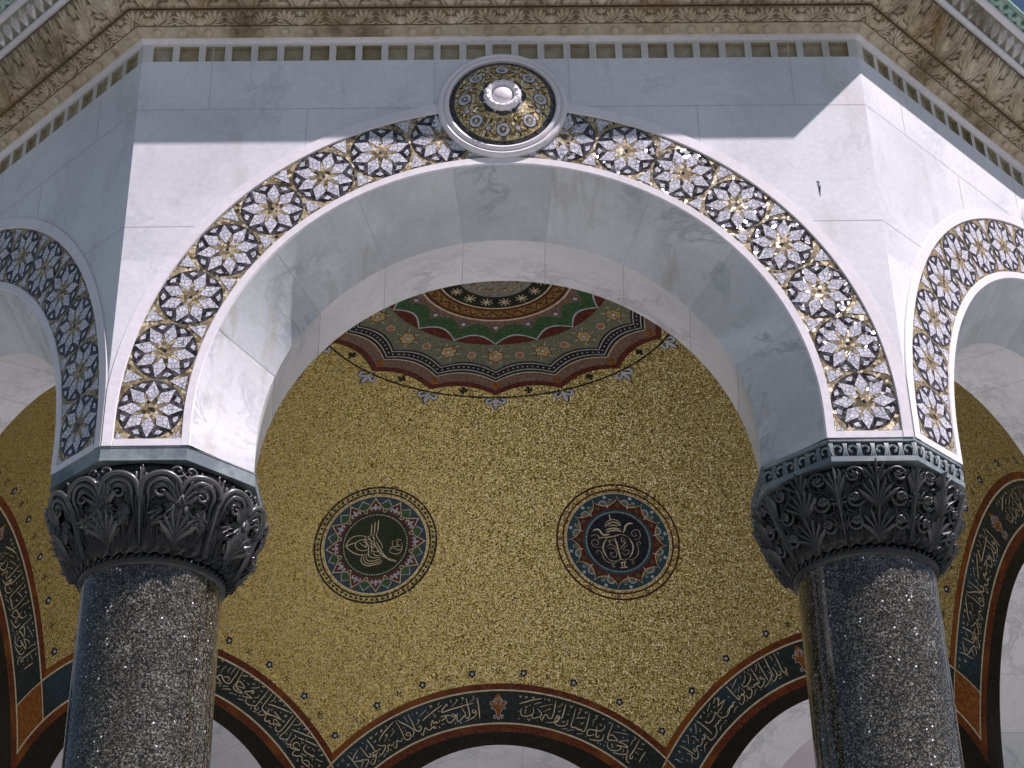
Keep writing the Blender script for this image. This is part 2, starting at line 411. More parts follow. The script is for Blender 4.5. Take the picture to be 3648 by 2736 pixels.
# ---------- mosaic band of stars
band = MB()
RM = (RI + RO) / 2; SR = .1235
y_ = -.0014
ring_strip(band, RI + .0005, y_, RO - .0005, y_, 'goldb', n=120, zlo=.028)
half = .072 + RM * PI / 2                                  # foot to crown along the middle line
def bandpt(s, t, y):
    """s metres from the left foot along the middle line, t outwards"""
    if s < .072: return F0(-(RM + t), y, .028 + s)
    if s > 2 * half - .072: return F0(RM + t, y, .028 + (2 * half - s))
    a = PI - (s - .072) / RM
    return F0((RM + t) * math.cos(a), y, .1 + (RM + t) * math.sin(a))
def disc(mb, c, ang, pts, mat, y):   # rigid flat motif at band position s
    s = c; a = PI - (min(max(s, .072), 2 * half - .072) - .072) / RM
    o = bandpt(s, 0, y); cx, cz = o[0], o[2]
    ca, sa = math.cos(a), math.sin(a)
    v = []
    for (p, q) in pts:   # p along, q outwards
        p2 = p * math.cos(ang) - q * math.sin(ang); q2 = p * math.sin(ang) + q * math.cos(ang)
        v.append((cx + p2 * sa + q2 * ca, o[1], cz - p2 * ca + q2 * sa))
    mb.add(v, [tuple(range(len(v)))], mat)
NS = 17; pitch_s = 2 * half / NS
for i in range(NS):
    s = (i + .5) * pitch_s
    disc(band, s, 0, [(SR * math.cos(t), SR * math.sin(t)) for t in np.linspace(0, 2 * PI, 49)[:-1]], 'black', y_ - .0008)
    rr = .0
    for k in range(8):
        th = k * R8 + rr
        pol = lambda r, d: (r * math.cos(th + d), r * math.sin(th + d))
        disc(band, s, 0, [pol(.121, 0), pol(.0745, .350), pol(.030, 0), pol(.0745, -.350)], 'whitet', y_ - .0018)
        disc(band, s, 0, [pol(.110, R8 / 2 - .155), pol(.1165, R8 / 2), pol(.110, R8 / 2 + .155), pol(.0945, R8 / 2)], 'whitet', y_ - .0018)
    star = []
    for k in range(16):
        r = .073 if k % 2 else .030
        star.append((r * math.cos(k * R8 / 2), r * math.sin(k * R8 / 2)))
    disc(band, s, 0, star, 'goldb', y_ - .0014)
    disc(band, s, 0, [(.008 * math.cos(t), .008 * math.sin(t)) for t in np.linspace(0, 2 * PI, 9)[:-1]], 'black', y_ - .0020)
for i in range(NS + 1):      # kites in the notches between the circles
    s = i * pitch_s
    for sg in (-1, 1):
        kk = [(-.030, sg * .116), (.030, sg * .116), (0, sg * .052)] if 0 < i < NS else ([(.002, sg * .116), (.034, sg * .116), (.002, sg * .085)] if i == 0 else [(-.034, sg * .116), (-.002, sg * .116), (-.002, sg * .085)])
        rot_ = 0
        s2 = min(max(s, .001), 2 * half - .001)
        disc(band, s2, 0, kk, 'whitet', y_ - .0016)
# ---------- roundel over the crown
def revolve(mb, prof, mat, cx, cz, n=72, tone=.8, flute=0, fn=0):
    rows = []
    for (r, h) in prof:
        rows.append([F0(cx + r * math.cos(t), -h, cz + r * math.sin(t)) for t in [2 * PI * k / n for k in range(n)]])
    mb.grid(rows, mat, tone, closed=True)
RZ = 1.570
rnd = MB()
revolve(rnd, [(.290, 0), (.289, .014), (.284, .022), (.275, .026), (.266, .022), (.262, .016), (.260, .018), (.256, .028), (.248, .032), (.239, .028), (.236, .014)], 'trim', 0, RZ, 96)
rmo = MB()
def dome_h(r): return .016 + .062 * (1 - (r / .2365) ** 2)
revolve(rmo, [(r, dome_h(r)) for r in np.linspace(.2364, .213, 4)], 'black', 0, RZ, 96)
revolve(rmo, [(r, dome_h(r)) for r in np.linspace(.213, .05, 16)], 'goldr', 0, RZ, 96)
def onr(cx, cz, poly, mat, lay):
    v = []
    for (x, z) in poly:
        X, Z = cx + x, cz + z; v.append(F0(X, -(dome_h(math.hypot(X, Z)) + lay), RZ + Z))
    c = F0(cx, -(dome_h(math.hypot(cx, cz)) + lay), RZ + cz)
    k = len(v); rmo.add(v + [c], [(i, (i + 1) % k, k) for i in range(k)], mat)
def circ(r, n=24, a0=0): return [(r * math.cos(a0 + 2 * PI * i / n), r * math.sin(a0 + 2 * PI * i / n)) for i in range(n)]
lob = []
for i in range(96):
    t = 2 * PI * i / 96; r = .094 + .011 * abs(math.cos(4 * t)) ; lob.append((r * math.cos(t), r * math.sin(t)))
rowsL = [[F0(x * q, -(dome_h(math.hypot(x, z) * q) + .0015), RZ + z * q) for (x, z) in lob] for q in (.55, .7, .85, 1)]
rmo.grid(rowsL, 'black', .6, closed=True)
for k in range(8):
    a = PI / 2 + k * R8; cx, cz = .167 * math.cos(a), .167 * math.sin(a)
    onr(cx, cz, circ(.0325), 'black', .0012); onr(cx, cz, circ(.0285), 'pearl', .0022); onr(cx, cz, circ(.0165), 'goldb', .0032); onr(cx, cz, circ(.0065, 12), 'pearl', .0040)
    a2 = a + R8 / 2; cx, cz = .170 * math.cos(a2), .170 * math.sin(a2)
    onr(cx, cz, circ(.0125, 16), 'maroon', .0012); onr(cx, cz, circ(.0100, 16), 'pearl', .0022)
    for sg in (-1, 1):   # red tendrils and dark leaves beside the pearls
        for (r0, d0, r1, d1, r2_, d2) in ((.177, .07, .192, .15, .186, .25), (.160, .07, .146, .15, .150, .25)):
            pts = [(r * math.cos(a2 + sg * d), r * math.sin(a2 + sg * d)) for r, d in ((r0, d0), ((r0 + r1) / 2 + .002, (d0 + d1) / 2), (r1, d1), ((r1 + r2_) / 2 + .003 * (1 if r1 > .16 else -1), (d1 + d2) / 2), (r2_, d2))]
            rmo.tube([F0(x, -(dome_h(math.hypot(x, z)) + .001), RZ + z) for x, z in pts], .0022, 'maroon', 4)
    for (r, sgn) in ((.198, 1), (.134, 1)):
        cx, cz = r * math.cos(a2), r * math.sin(a2); e = [(.013 * math.cos(t) * math.cos(a2) - .004 * math.sin(t) * math.sin(a2), .013 * math.cos(t) * math.sin(a2) + .004 * math.sin(t) * math.cos(a2)) for t in np.linspace(0, 2 * PI, 11)[:-1]]
        onr(cx, cz, e, 'tblack', .0014)
    a3 = a + R8 / 2; cx, cz = .0875 * math.cos(a3), .0875 * math.sin(a3); onr(cx, cz, circ(.0070, 4, a3), 'pearl', .0030)
boss = MB()
rows = []
NB = 144
for (r, h, fl) in ((.083, -.014, .2), (.085, .006, 1), (.081, .022, 1), (.070, .032, 1), (.058, .029, 1), (.050, .014, .7), (.047, -.004, 0)):
    row = []
    for k in range(NB):
        t = 2 * PI * k / NB; tw = t + (r - .04) * 13
        g = abs(math.sin(7 * tw)) ** .5; rr = r - (.004 * fl * (1 - g)); hh = h - .007 * fl * (1 - g)
        row.append(F0(rr * math.cos(t), -(.072 + hh * .8), RZ + rr * math.sin(t)))
    rows.append(row)
boss.grid(rows, 'trim', .9, closed=True)
revolve(boss, [(.046, .070), (.045, .080), (.040, .088), (.030, .094), (.015, .097), (.0005, .098)], 'trim', 0, RZ, 40)
for q_ in (rnd, rmo, boss): q_.v = [(x * .925, -A + (y + A) * .95, RZ + H + (z - RZ - H) * .925) for x, y, z in q_.v]
# ---------- cornice
def smoothstep(a, b, x): t = np.clip((x - a) / (b - a), 0, 1); return t * t * (3 - 2 * t)
HALF = [((0, .02), (0, .56), .050), ((.01, .04), (.055, .52), .038), ((.02, .05), (.10, .40), .036), ((.03, .04), (.13, .25), .034),
        ((.16, .12), (.085, .50), .040), ((.20, .26), (.12, .74), .042), ((.24, .38), (.20, .94), .044), ((.30, .46), (.32, .99), .044),
        ((.35, .44), (.44, .90), .042), ((.33, .32), (.49, .62), .040), ((.27, .18), (.48, .36), .036), ((.22, .08), (.42, .10), .034),
        ((.12, .02), (.34, .55), .030), ((0, .60), (0, .98), .034), ((.02, .62), (.075, .90), .028), ((.40, .02), (.5, .25), .04)]
def leaf_relief(x, v, per, L, k=1.):
    """carved acanthus: a central leaf between two spreading leaves; every lobe is a ribbed tongue with its own tip"""
    u = ((x / per + .5) % 1.0) - .5; X = np.abs(u) * per; Y = v * L; h = np.zeros_like(X)
    for (b, t, w_) in HALF:
        bx_, by_, tx, ty = b[0] * per, b[1] * L, t[0] * per, t[1] * L; dx, dy = tx - bx_, ty - by_; q2 = dx * dx + dy * dy
        t_ = ((X - bx_) * dx + (Y - by_) * dy) / q2; d = np.abs((X - bx_) * dy - (Y - by_) * dx) / math.sqrt(q2)
        ok = (t_ > -.02) & (t_ < 1.02); tt = np.clip(t_, 0, 1)
        ww = w_ * per * k * (np.sin(PI * (.12 + .80 * tt)) ** .8) + 1e-6; r = d / ww
        rib = 1 - .22 * np.exp(-(r / .18) ** 2) - .18 * np.exp(-((r - .62) / .14) ** 2)
        hh = np.where(ok & (r < 1), np.sqrt(np.clip(1 - r ** 2, 0, 1)) * rib * (.55 + .45 * tt ** 1.5), 0)
        h = np.maximum(h, hh)
        r2_ = d / (ww * 1.75); h = np.maximum(h, np.where(ok & (r2_ < 1), .50 * np.sqrt(np.clip(1 - r2_ ** 4, 0, 1)) * (.6 + .4 * tt), 0))
    return h
def fan_relief(u, v, per, lobes=9, shift=0.):
    """carved acanthus: upright fans over a background of half-hidden fans. u metres, v 0..1 -> height 0..1"""
    def fan(uc, root, size, lob):
        dx = (uc) / (per * .5); dy = (v - root) / size
        r = np.hypot(dx * .92, dy); th = np.arctan2(dx * .92, dy + 1e-6)
        k = np.cos(th * lob * 1.0 + .35 * np.sin(6 * r))
        edge = .82 + .16 * np.abs(np.cos(th * lob * .5)) + .05 * np.cos(th * lob * 3)
        inside = smoothstep(edge + .015, edge - .05, r) * smoothstep(-.35, .0, dy + .25)
        h = inside * (.45 + .25 * k + .30 * np.exp(-(r - .62) ** 2 / .05)) + inside * .35 * np.exp(-(dx / .09) ** 2)
        return h * (1 - .35 * smoothstep(.1, 0., r))
    ua = (u + shift) % per - per / 2
    ub = (u + shift + per / 2) % per - per / 2
    f1 = fan(ua, .0, 1.0, lobes); f2 = fan(ub, .28, .62, lobes - 2) * .85
    f3 = fan((u + shift + per / 2) % per - per / 2, .0, .42, lobes - 3) * .7
    h = np.maximum(np.maximum(f1, f2), f3)
    return h
def palm_relief(u, v, per):
    ua = u % per - per / 2; dx = ua / (per * .5)
    stem = np.exp(-(dx / .10) ** 2) * smoothstep(1.0, .8, v)
    h = stem
    for q in (.32, .62, .9):
        c = q * np.sin(np.clip(v, 0, 1) * 1.9) ; c2 = q * (1 - (1 - v) ** 2)
        h = np.maximum(h, np.exp(-((np.abs(dx) - c2) / .085) ** 2) * smoothstep(1.02 - .25 * q, .78 - .25 * q, v) * (1.0 - .2 * q))
    return h
def relief_strip(mb, o0, z0, o1, z1, fn, depth, step, mat, bulge=0., nv=None):
    L = math.hypot(o1 - o0, z1 - z0); nv = nv or max(6, int(L / step)); hwid = 1.5 + max(o0, o1) * T8
    nu = int(2 * hwid / step)
    uu = np.linspace(-1, 1, nu + 1); vv = np.linspace(0, 1, nv + 1)
    U, V = np.meshgrid(uu, vv)
    o = o0 + (o1 - o0) * V; z = z0 + (z1 - z0) * V
    nx, nz = (z1 - z0) / L, -(o1 - o0) / L             # outward/down normal in the profile plane
    b = bulge * np.sin(PI * V)
    X = U * (1.5 + o * T8)
    hgt = fn(X, V) * smoothstep(0, .04, V) * smoothstep(0, .04, 1 - V)
    D = hgt * depth + b
    o = o + nx * D; z = z + nz * D
    X = U * (1.5 + o * T8)
    P = np.stack([X, -o - A, z + H], -1)
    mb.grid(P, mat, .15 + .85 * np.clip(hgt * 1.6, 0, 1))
def prof_strip(mb, pts, mat, tone=.7):
    rows = [[(-(1.5 + o * T8), -o - A, z + H), ((1.5 + o * T8), -o - A, z + H)] for (o, z) in pts]
    mb.grid(rows, mat, tone)
def make_cornice(cm):
    c1 = MB()
    prof_strip(c1, [(0, 1.914), (.010, 1.917), (.016, 1.922), (.018, 1.930), (.020, 1.931)], 'trim', .55)
    prof_strip(c1, [(.020, 1.931), (.058, 1.956), (.059, 1.962), (.048, 1.968)], cm, .7)
    nd = 28
    for i in range(nd):
        x = -1.44 + 2.88 * i / (nd - 1); o, z = .039, 1.9435; d_ = Vector((0, -.038, .025)).normalized(); n_ = Vector((0, -.025, -.038)).normalized()
        pc = Vector((x, -o - A, z + H)); ring = []
        for (r, h) in ((.0170, -.001), (.0166, .009), (.0140, .0130), (.0001, .0145)):
            ring.append([pc + Vector((1, 0, 0)) * r * math.cos(t) + d_ * r * math.sin(t) + n_ * h for t in [2 * PI * k / 14 for k in range(14)]])
        c1.grid(ring, cm, .75, closed=True)
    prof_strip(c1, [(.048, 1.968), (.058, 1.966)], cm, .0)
    c2 = MB()
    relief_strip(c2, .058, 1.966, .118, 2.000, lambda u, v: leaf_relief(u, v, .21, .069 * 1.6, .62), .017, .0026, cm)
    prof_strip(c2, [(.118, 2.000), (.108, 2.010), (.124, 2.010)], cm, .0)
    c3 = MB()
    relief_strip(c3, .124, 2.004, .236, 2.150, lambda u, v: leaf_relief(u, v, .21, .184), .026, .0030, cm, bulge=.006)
    c4 = MB()
    prof_strip(c4, [(.236, 2.150), (.234, 2.162)], cm, .1)
    prof_strip(c4, [(.246 + .017 * math.cos(t), 2.178 + .017 * math.sin(t)) for t in np.linspace(-2.6, 1.8, 12)], 'trim', .6)
    c5 = MB()
    relief_strip(c5, .248, 2.198, .312, 2.264, lambda u, v: palm_relief(u, v, .062), .014, .0030, 'carved2')
    c6 = MB()
    prof_strip(c6, [(.312, 2.264), (.320, 2.266), (.334, 2.276), (.336, 2.294), (.328, 2.297)], 'trim', .5)
    return [('bead_moulding', c1), ('leaf_moulding', c2), ('acanthus_moulding', c3), ('roll_moulding', c4), ('palmette_cresting', c5), ('top_fillet', c6)]
# ---------- bronze eave and roof
eave = MB()
def eave_relief(u, v):
    q = np.abs(np.sin(u * PI / .075 + 2.2 * v)) ; q2 = np.abs(np.sin(u * PI / .075 - 2.2 * v)); return np.maximum(q ** 4, q2 ** 4)
relief_strip(eave, .332, 2.300, .372, 2.314, eave_relief, .004, .005, 'copper')
prof_strip(eave, [(.328, 2.297), (.332, 2.300)], 'bronze', .3)
prof_strip(eave, [(.372, 2.314), (.384, 2.315), (.388, 2.324), (.386, 2.334), (.378, 2.346), (.20, 2.42), (-.2, 2.60)] + [(-A + A * math.cos(t) * .93 + .0, 2.60 + 2.1 * math.sin(t)) for t in np.linspace(.10, PI / 2, 14)], 'copper', .8)
def roofpts():
    pass

# strokes of the writing: width in tenths, then pairs of band or medallion coordinates in half millimetres
INK = {
'b4': [
[20, 2132, 113, 2039, 136, 1979, 152, 1930, 172],
[10, 2113, 168, 2083, 176, 2047, 189],
[10, 2031, 168, 2013, 160, 2010, 172, 2027, 169, 2000, 184, 1964, 197],
[18, 1897, 188, 1928, 209, 1956, 217, 1950, 230, 1905, 247, 1871, 254, 1866, 239],
[16, 2050, 226, 2030, 240, 2003, 236, 1993, 226, 1977, 232, 1965, 249, 1947, 262, 1940, 248],
[20, 1839, 119, 1843, 146, 1847, 178, 1846, 211],
[18, 1907, 220, 1859, 217, 1812, 211, 1811, 217],
[18, 1867, 224, 1836, 233, 1801, 236, 1802, 223, 1821, 227, 1827, 241, 1806, 254, 1767, 269, 1744, 265, 1740, 246],
[18, 1748, 128, 1753, 160, 1755, 196, 1761, 219, 1779, 222, 1791, 211, 1785, 198],
[18, 1724, 134, 1681, 145, 1643, 155, 1622, 164],
[18, 1611, 114, 1616, 142, 1618, 176, 1616, 203, 1616, 229],
[18, 1618, 176, 1652, 192, 1686, 209, 1681, 222, 1641, 236],
[18, 1691, 196, 1705, 211, 1741, 227, 1735, 237, 1698, 248, 1672, 255],
[10, 1819, 145, 1799, 161, 1773, 175],
[10, 1927, 261, 1904, 268, 1879, 273],
[12, 2013, 121, 1992, 119, 1990, 127, 2004, 127, 1990, 136],
[12, 1899, 122, 1875, 120, 1875, 127, 1890, 128, 1874, 137],
[10, 1954, 116, 1934, 129, 1929, 116],
[10, 1904, 152, 1898, 167],
[12, 1877, 157, 1896, 163],
[10, 1578, 166, 1554, 162, 1554, 169, 1571, 169, 1550, 176],
[10, 1505, 116, 1480, 122],
[10, 1569, 115, 1541, 118, 1558, 131],
[10, 1686, 164, 1657, 170, 1675, 177],
[9, 1648, 113, 1651, 132],
[9, 1786, 115, 1793, 126],
[22, 2020, 203, 2021, 205],
[22, 1986, 260, 1986, 262],
[22, 1845, 254, 1845, 256],
[22, 1782, 245, 1783, 247],
[22, 1758, 250, 1758, 251],
[12, 2055, 109, 2051, 121],
[12, 2095, 148, 2098, 156, 2090, 158],
[12, 1692, 118, 1692, 120],
[12, 1724, 182, 1724, 184],
[12, 1828, 269, 1823, 275],
[20, 2943, 128, 2948, 164, 2952, 212, 2950, 260],
[18, 2913, 201, 2891, 201, 2887, 215, 2905, 219, 2918, 209, 2921, 226, 2896, 245, 2849, 257, 2800, 265],
[10, 2915, 108, 2906, 117, 2919, 123, 2908, 132, 2867, 153],
[18, 2841, 117, 2846, 155, 2851, 192, 2854, 226, 2844, 243, 2821, 247, 2804, 226],
[18, 2787, 176, 2802, 201, 2814, 221, 2779, 239, 2738, 257, 2720, 243, 2741, 204],
[20, 2907, 159, 2836, 162, 2751, 169, 2665, 173, 2600, 176, 2593, 166, 2632, 144, 2653, 132, 2658, 147],
[18, 2705, 208, 2685, 202, 2679, 215, 2697, 220, 2717, 212, 2717, 223, 2684, 243, 2641, 252, 2622, 236, 2623, 217],
[18, 2666, 209, 2624, 203, 2559, 201],
[18, 2633, 203, 2605, 217, 2563, 227],
[18, 2557, 216, 2538, 230, 2515, 231, 2510, 221, 2493, 228, 2482, 224, 2484, 210, 2467, 218, 2455, 232, 2456, 246],
[20, 2610, 130, 2547, 145, 2475, 164, 2420, 178, 2388, 189],
[18, 2496, 249, 2495, 260, 2474, 256, 2484, 247, 2454, 251, 2427, 257, 2404, 249, 2394, 235, 2378, 245, 2359, 261, 2341, 274, 2335, 255],
[10, 2456, 127, 2422, 139, 2368, 155],
[12, 2366, 171, 2350, 168, 2350, 177, 2363, 177, 2342, 190, 2317, 193],
[18, 2282, 112, 2287, 146, 2291, 184, 2291, 214, 2305, 235, 2331, 239, 2352, 227, 2347, 212, 2330, 217],
[18, 2173, 115, 2198, 145, 2237, 177, 2270, 211, 2274, 230, 2256, 245, 2235, 255],
[16, 2152, 109, 2159, 144, 2163, 183, 2162, 216, 2161, 243, 2178, 258, 2208, 257, 2227, 242, 2227, 225, 2209, 218, 2189, 225, 2200, 237, 2219, 237],
[16, 2144, 234, 2119, 247, 2094, 241, 2088, 230, 2069, 242, 2056, 261, 2036, 266, 2030, 246],
[10, 2234, 113, 2246, 133, 2251, 158],
[10, 2521, 111, 2499, 110, 2499, 119, 2517, 117, 2494, 130],
[10, 2750, 107, 2751, 120, 2762, 118, 2740, 133, 2695, 159],
[12, 2692, 110, 2699, 129],
[12, 2794, 111, 2818, 112, 2803, 127],
[10, 2755, 261, 2755, 274],
[10, 2565, 110, 2577, 121, 2593, 108],
[24, 2698, 265, 2698, 267],
[20, 2511, 175, 2512, 176],
[20, 2524, 185, 2525, 186],
[20, 2511, 190, 2512, 191],
[20, 2563, 248, 2564, 249],
[20, 2584, 248, 2585, 248],
[12, 2918, 181, 2919, 182],
[12, 2912, 264, 2914, 265],
[12, 2764, 213, 2765, 214],
[12, 2364, 117, 2367, 127, 2358, 134],
[12, 2461, 143, 2459, 152],
[12, 2565, 160, 2564, 169],
[12, 2466, 187, 2467, 188],
[12, 2388, 265, 2388, 267],
[14, 2318, 122, 2318, 123],
[12, 2420, 116, 2420, 117],
[12, 2142, 266, 2142, 269],
[18, 2196, 180, 2196, 181],
[18, 2200, 200, 2201, 201],
[12, 2525, 256, 2533, 267],
[9, 2794, 146, 2796, 155],
[12, 3338, 113, 3351, 124, 3362, 111],
[12, 3392, 117, 3412, 115, 3406, 127, 3391, 124],
[12, 3456, 112, 3468, 121, 3478, 108],
[20, 3346, 168, 3402, 153, 3460, 135, 3550, 115],
[10, 3484, 162, 3517, 150, 3557, 139],
[10, 3539, 173, 3589, 158, 3659, 138],
[9, 3573, 109, 3577, 121],
[12, 3595, 117, 3622, 112, 3618, 124],
[16, 3372, 196, 3363, 219, 3376, 240, 3416, 244, 3463, 233, 3489, 217, 3484, 184],
[16, 3520, 185, 3545, 197, 3570, 211, 3566, 228, 3526, 243, 3493, 249, 3481, 237, 3482, 221],
[16, 3681, 111, 3683, 149, 3686, 194, 3676, 227, 3645, 229, 3623, 212, 3606, 215, 3595, 235, 3585, 253, 3563, 234],
[10, 3409, 199, 3410, 205, 3422, 201],
[10, 3408, 205, 3410, 229],
[10, 3584, 198, 3629, 178, 3648, 172, 3634, 166],
[16, 3740, 199, 3722, 204, 3731, 216, 3748, 209, 3745, 224, 3726, 241, 3686, 254, 3625, 259],
[10, 3397, 181, 3411, 188, 3426, 178],
[20, 3446, 171, 3447, 174],
[10, 3436, 254, 3454, 267, 3469, 252],
[12, 3341, 215, 3344, 221],
[12, 3351, 260, 3353, 266],
[12, 3541, 265, 3546, 266],
[10, 3648, 116, 3651, 117],
[9, 3651, 200, 3654, 204],
[9, 3453, 208, 3454, 210],
[18, 3878, 117, 3880, 149, 3882, 190, 3884, 230, 3895, 242, 3922, 241, 3937, 235, 3948, 245, 3962, 237, 3976, 245, 3989, 236, 4005, 244, 4024, 240, 4031, 222, 4028, 188, 4019, 148, 4015, 118],
[18, 3837, 207, 3842, 228, 3829, 247, 3780, 259, 3733, 256, 3715, 245, 3718, 220, 3733, 202, 3749, 203, 3751, 220, 3739, 239, 3703, 250, 3673, 253],
[18, 3780, 112, 3779, 142, 3778, 184, 3775, 208, 3758, 210],
[18, 3681, 109, 3685, 151, 3687, 194, 3680, 224, 3665, 231],
[10, 3706, 151, 3733, 134, 3750, 121, 3737, 115],
[12, 3818, 114, 3834, 124, 3846, 107],
[12, 3908, 113, 3918, 121, 3933, 108],
[10, 3927, 113, 3928, 134, 3918, 143, 3926, 168],
[12, 3909, 179, 3996, 155],
[12, 3963, 117, 3981, 127, 3993, 109],
[10, 4067, 113, 4080, 118, 4096, 108],
[10, 4083, 115, 4091, 135, 4074, 144, 4077, 164, 4084, 186],
[18, 4187, 144, 4192, 166, 4183, 185, 4147, 200, 4105, 207, 4065, 217, 4058, 241, 4076, 253, 4108, 244, 4134, 228],
[18, 4122, 174, 4139, 202, 4149, 229, 4166, 239, 4180, 231, 4175, 215],
[18, 4220, 203, 4226, 222, 4222, 241, 4185, 256, 4138, 265, 4103, 270],
[18, 4246, 106, 4252, 140, 4257, 183, 4263, 209, 4281, 218, 4320, 206, 4363, 193, 4324, 182, 4287, 179, 4270, 193, 4271, 212],
[16, 4287, 225, 4294, 247, 4314, 260, 4357, 263, 4412, 244, 4429, 221, 4402, 214, 4374, 222, 4402, 214, 4481, 191, 4426, 187, 4382, 193, 4443, 152, 4449, 167],
[18, 4490, 200, 4506, 220, 4494, 238, 4445, 256, 4381, 270],
[10, 4281, 159, 4338, 142, 4385, 130, 4428, 119],
[12, 4323, 232, 4338, 227, 4339, 239, 4357, 241, 4340, 248],
[18, 4532, 102, 4538, 143, 4544, 188, 4546, 227, 4558, 238, 4575, 230, 4566, 214],
[18, 4641, 142, 4645, 179, 4652, 221],
[18, 4523, 231, 4524, 250, 4557, 264, 4580, 260],
[10, 4474, 106, 4496, 119, 4486, 135, 4489, 154, 4496, 168],
[10, 4498, 118, 4498, 106],
[10, 4555, 158, 4583, 152, 4613, 141],
[20, 4204, 266, 4205, 267],
[20, 4230, 265, 4231, 266],
[22, 4266, 238, 4268, 239],
[22, 4392, 155, 4393, 155],
[20, 4458, 219, 4459, 219],
[20, 4465, 231, 4467, 232],
[18, 4570, 185, 4571, 185],
[18, 4595, 184, 4596, 184],
[10, 4269, 258, 4274, 267],
[10, 4494, 257, 4500, 264],
[10, 3856, 276, 3885, 266, 3910, 259, 3929, 261],
[10, 3961, 271, 3993, 265, 4023, 256],
[10, 3805, 272, 3839, 267, 3858, 258],
[20, 3824, 174, 3825, 175],
[12, 3828, 149, 3830, 151],
[10, 3725, 169, 3736, 177, 3748, 163],
[10, 3783, 225, 3800, 233, 3813, 219],
[12, 3963, 195, 3979, 204, 3993, 186],
[10, 4140, 115, 4156, 112, 4152, 120],
[10, 4206, 116, 4220, 120, 4229, 107],
[10, 4289, 112, 4310, 106, 4305, 118],
[10, 4355, 111, 4367, 114, 4375, 103],
[12, 4059, 264, 4064, 268],
[12, 4606, 221, 4608, 222],
[12, 4573, 109, 4582, 115, 4592, 106],
[10, 4138, 153, 4156, 160, 4157, 147],
],
'b5': [
[18, 3575, 86, 3575, 126, 3567, 167, 3559, 197, 3526, 206, 3478, 198, 3443, 179, 3420, 185, 3405, 202, 3440, 209, 3456, 217, 3446, 230, 3415, 235],
[16, 3471, 190, 3487, 176, 3517, 170, 3535, 177, 3533, 195],
[18, 3616, 85, 3619, 117, 3618, 153, 3616, 188, 3613, 209, 3647, 218, 3693, 215, 3723, 208, 3693, 203, 3655, 202, 3630, 190, 3628, 163, 3659, 158, 3718, 175, 3673, 185, 3637, 191],
[16, 3811, 154, 3795, 161, 3804, 175, 3824, 170, 3810, 158, 3775, 176, 3741, 190, 3760, 197, 3840, 200, 3780, 214, 3746, 223, 3739, 205],
[18, 3794, 215, 3801, 237, 3835, 244, 3887, 233, 3917, 220],
[18, 3925, 85, 3927, 124, 3924, 164, 3921, 203, 3920, 233, 3938, 241, 3955, 228, 3944, 215],
[18, 3973, 87, 3978, 125, 3976, 169, 3979, 202, 4009, 214, 4062, 213, 4125, 194, 4200, 179, 4145, 175, 4103, 175],
[16, 3996, 220, 3983, 244, 4000, 251, 4033, 235, 4048, 213, 4043, 180],
[10, 3502, 106, 3486, 128, 3491, 147],
[10, 3445, 112, 3430, 135, 3424, 169],
[10, 3542, 87, 3532, 109, 3527, 129, 3525, 150],
[12, 3501, 234, 3557, 219],
[12, 3509, 252, 3565, 234, 3595, 227, 3587, 238],
[12, 3602, 249, 3640, 241],
[12, 3659, 241, 3684, 235],
[12, 3711, 251, 3779, 240],
[12, 3635, 116, 3685, 101],
[12, 3704, 96, 3726, 89],
[12, 3746, 97, 3776, 87, 3772, 100],
[12, 3773, 152, 3833, 123, 3831, 110],
[12, 3851, 101, 3880, 94, 3874, 105],
[12, 3851, 188, 3882, 177, 3881, 155],
[12, 3862, 205, 3879, 211, 3886, 201],
[12, 3759, 121, 3775, 125, 3784, 114],
[12, 4013, 89, 4021, 108, 4022, 124, 4013, 145],
[12, 4059, 103, 4084, 92, 4079, 103],
[12, 3925, 256, 3968, 248],
[12, 3883, 245, 3896, 257],
[12, 3475, 215, 3473, 246],
[12, 3371, 89, 3391, 99, 3400, 85],
[12, 3355, 153, 3383, 132],
[22, 3675, 138, 3676, 139],
[22, 3717, 231, 3718, 231],
[22, 3946, 184, 3948, 184],
[16, 3944, 141, 3948, 137],
[12, 3946, 100, 3948, 101],
[12, 3456, 91, 3458, 92],
[12, 3812, 95, 3814, 96],
[12, 4012, 189, 4021, 188],
[12, 4041, 121, 4059, 123],
[12, 3713, 141, 3738, 141],
[12, 3651, 89, 3654, 95],
[12, 3861, 126, 3880, 132, 3884, 119],
[20, 4004, 165, 4073, 144, 4150, 123, 4243, 96],
[18, 4263, 95, 4267, 133, 4275, 173, 4280, 212, 4272, 238, 4240, 246, 4220, 237, 4220, 223],
[18, 4298, 90, 4305, 129, 4314, 170, 4320, 208, 4313, 238, 4319, 257, 4351, 251, 4380, 234, 4388, 216, 4367, 178],
[18, 4391, 214, 4391, 232, 4408, 248, 4434, 243, 4449, 229, 4457, 241, 4485, 240, 4521, 226, 4553, 209, 4508, 223, 4474, 224, 4464, 208, 4478, 193, 4504, 189, 4528, 195],
[18, 4530, 227, 4524, 248, 4541, 259, 4574, 247, 4601, 225, 4625, 222, 4652, 234, 4686, 231, 4724, 223, 4750, 217],
[16, 4657, 225, 4672, 208, 4704, 201, 4724, 210, 4718, 221],
[20, 4350, 168, 4405, 147, 4474, 121, 4545, 92],
[20, 4451, 168, 4503, 148],
[20, 4511, 145, 4567, 122, 4630, 96],
[18, 4552, 149, 4554, 174, 4576, 185, 4615, 182, 4657, 167, 4685, 153, 4667, 182],
[18, 4046, 177, 4058, 198, 4063, 223, 4072, 241, 4093, 251, 4120, 240, 4125, 231, 4136, 242, 4158, 240, 4189, 223, 4244, 206, 4203, 204, 4166, 201, 4152, 212, 4176, 223, 4194, 238],
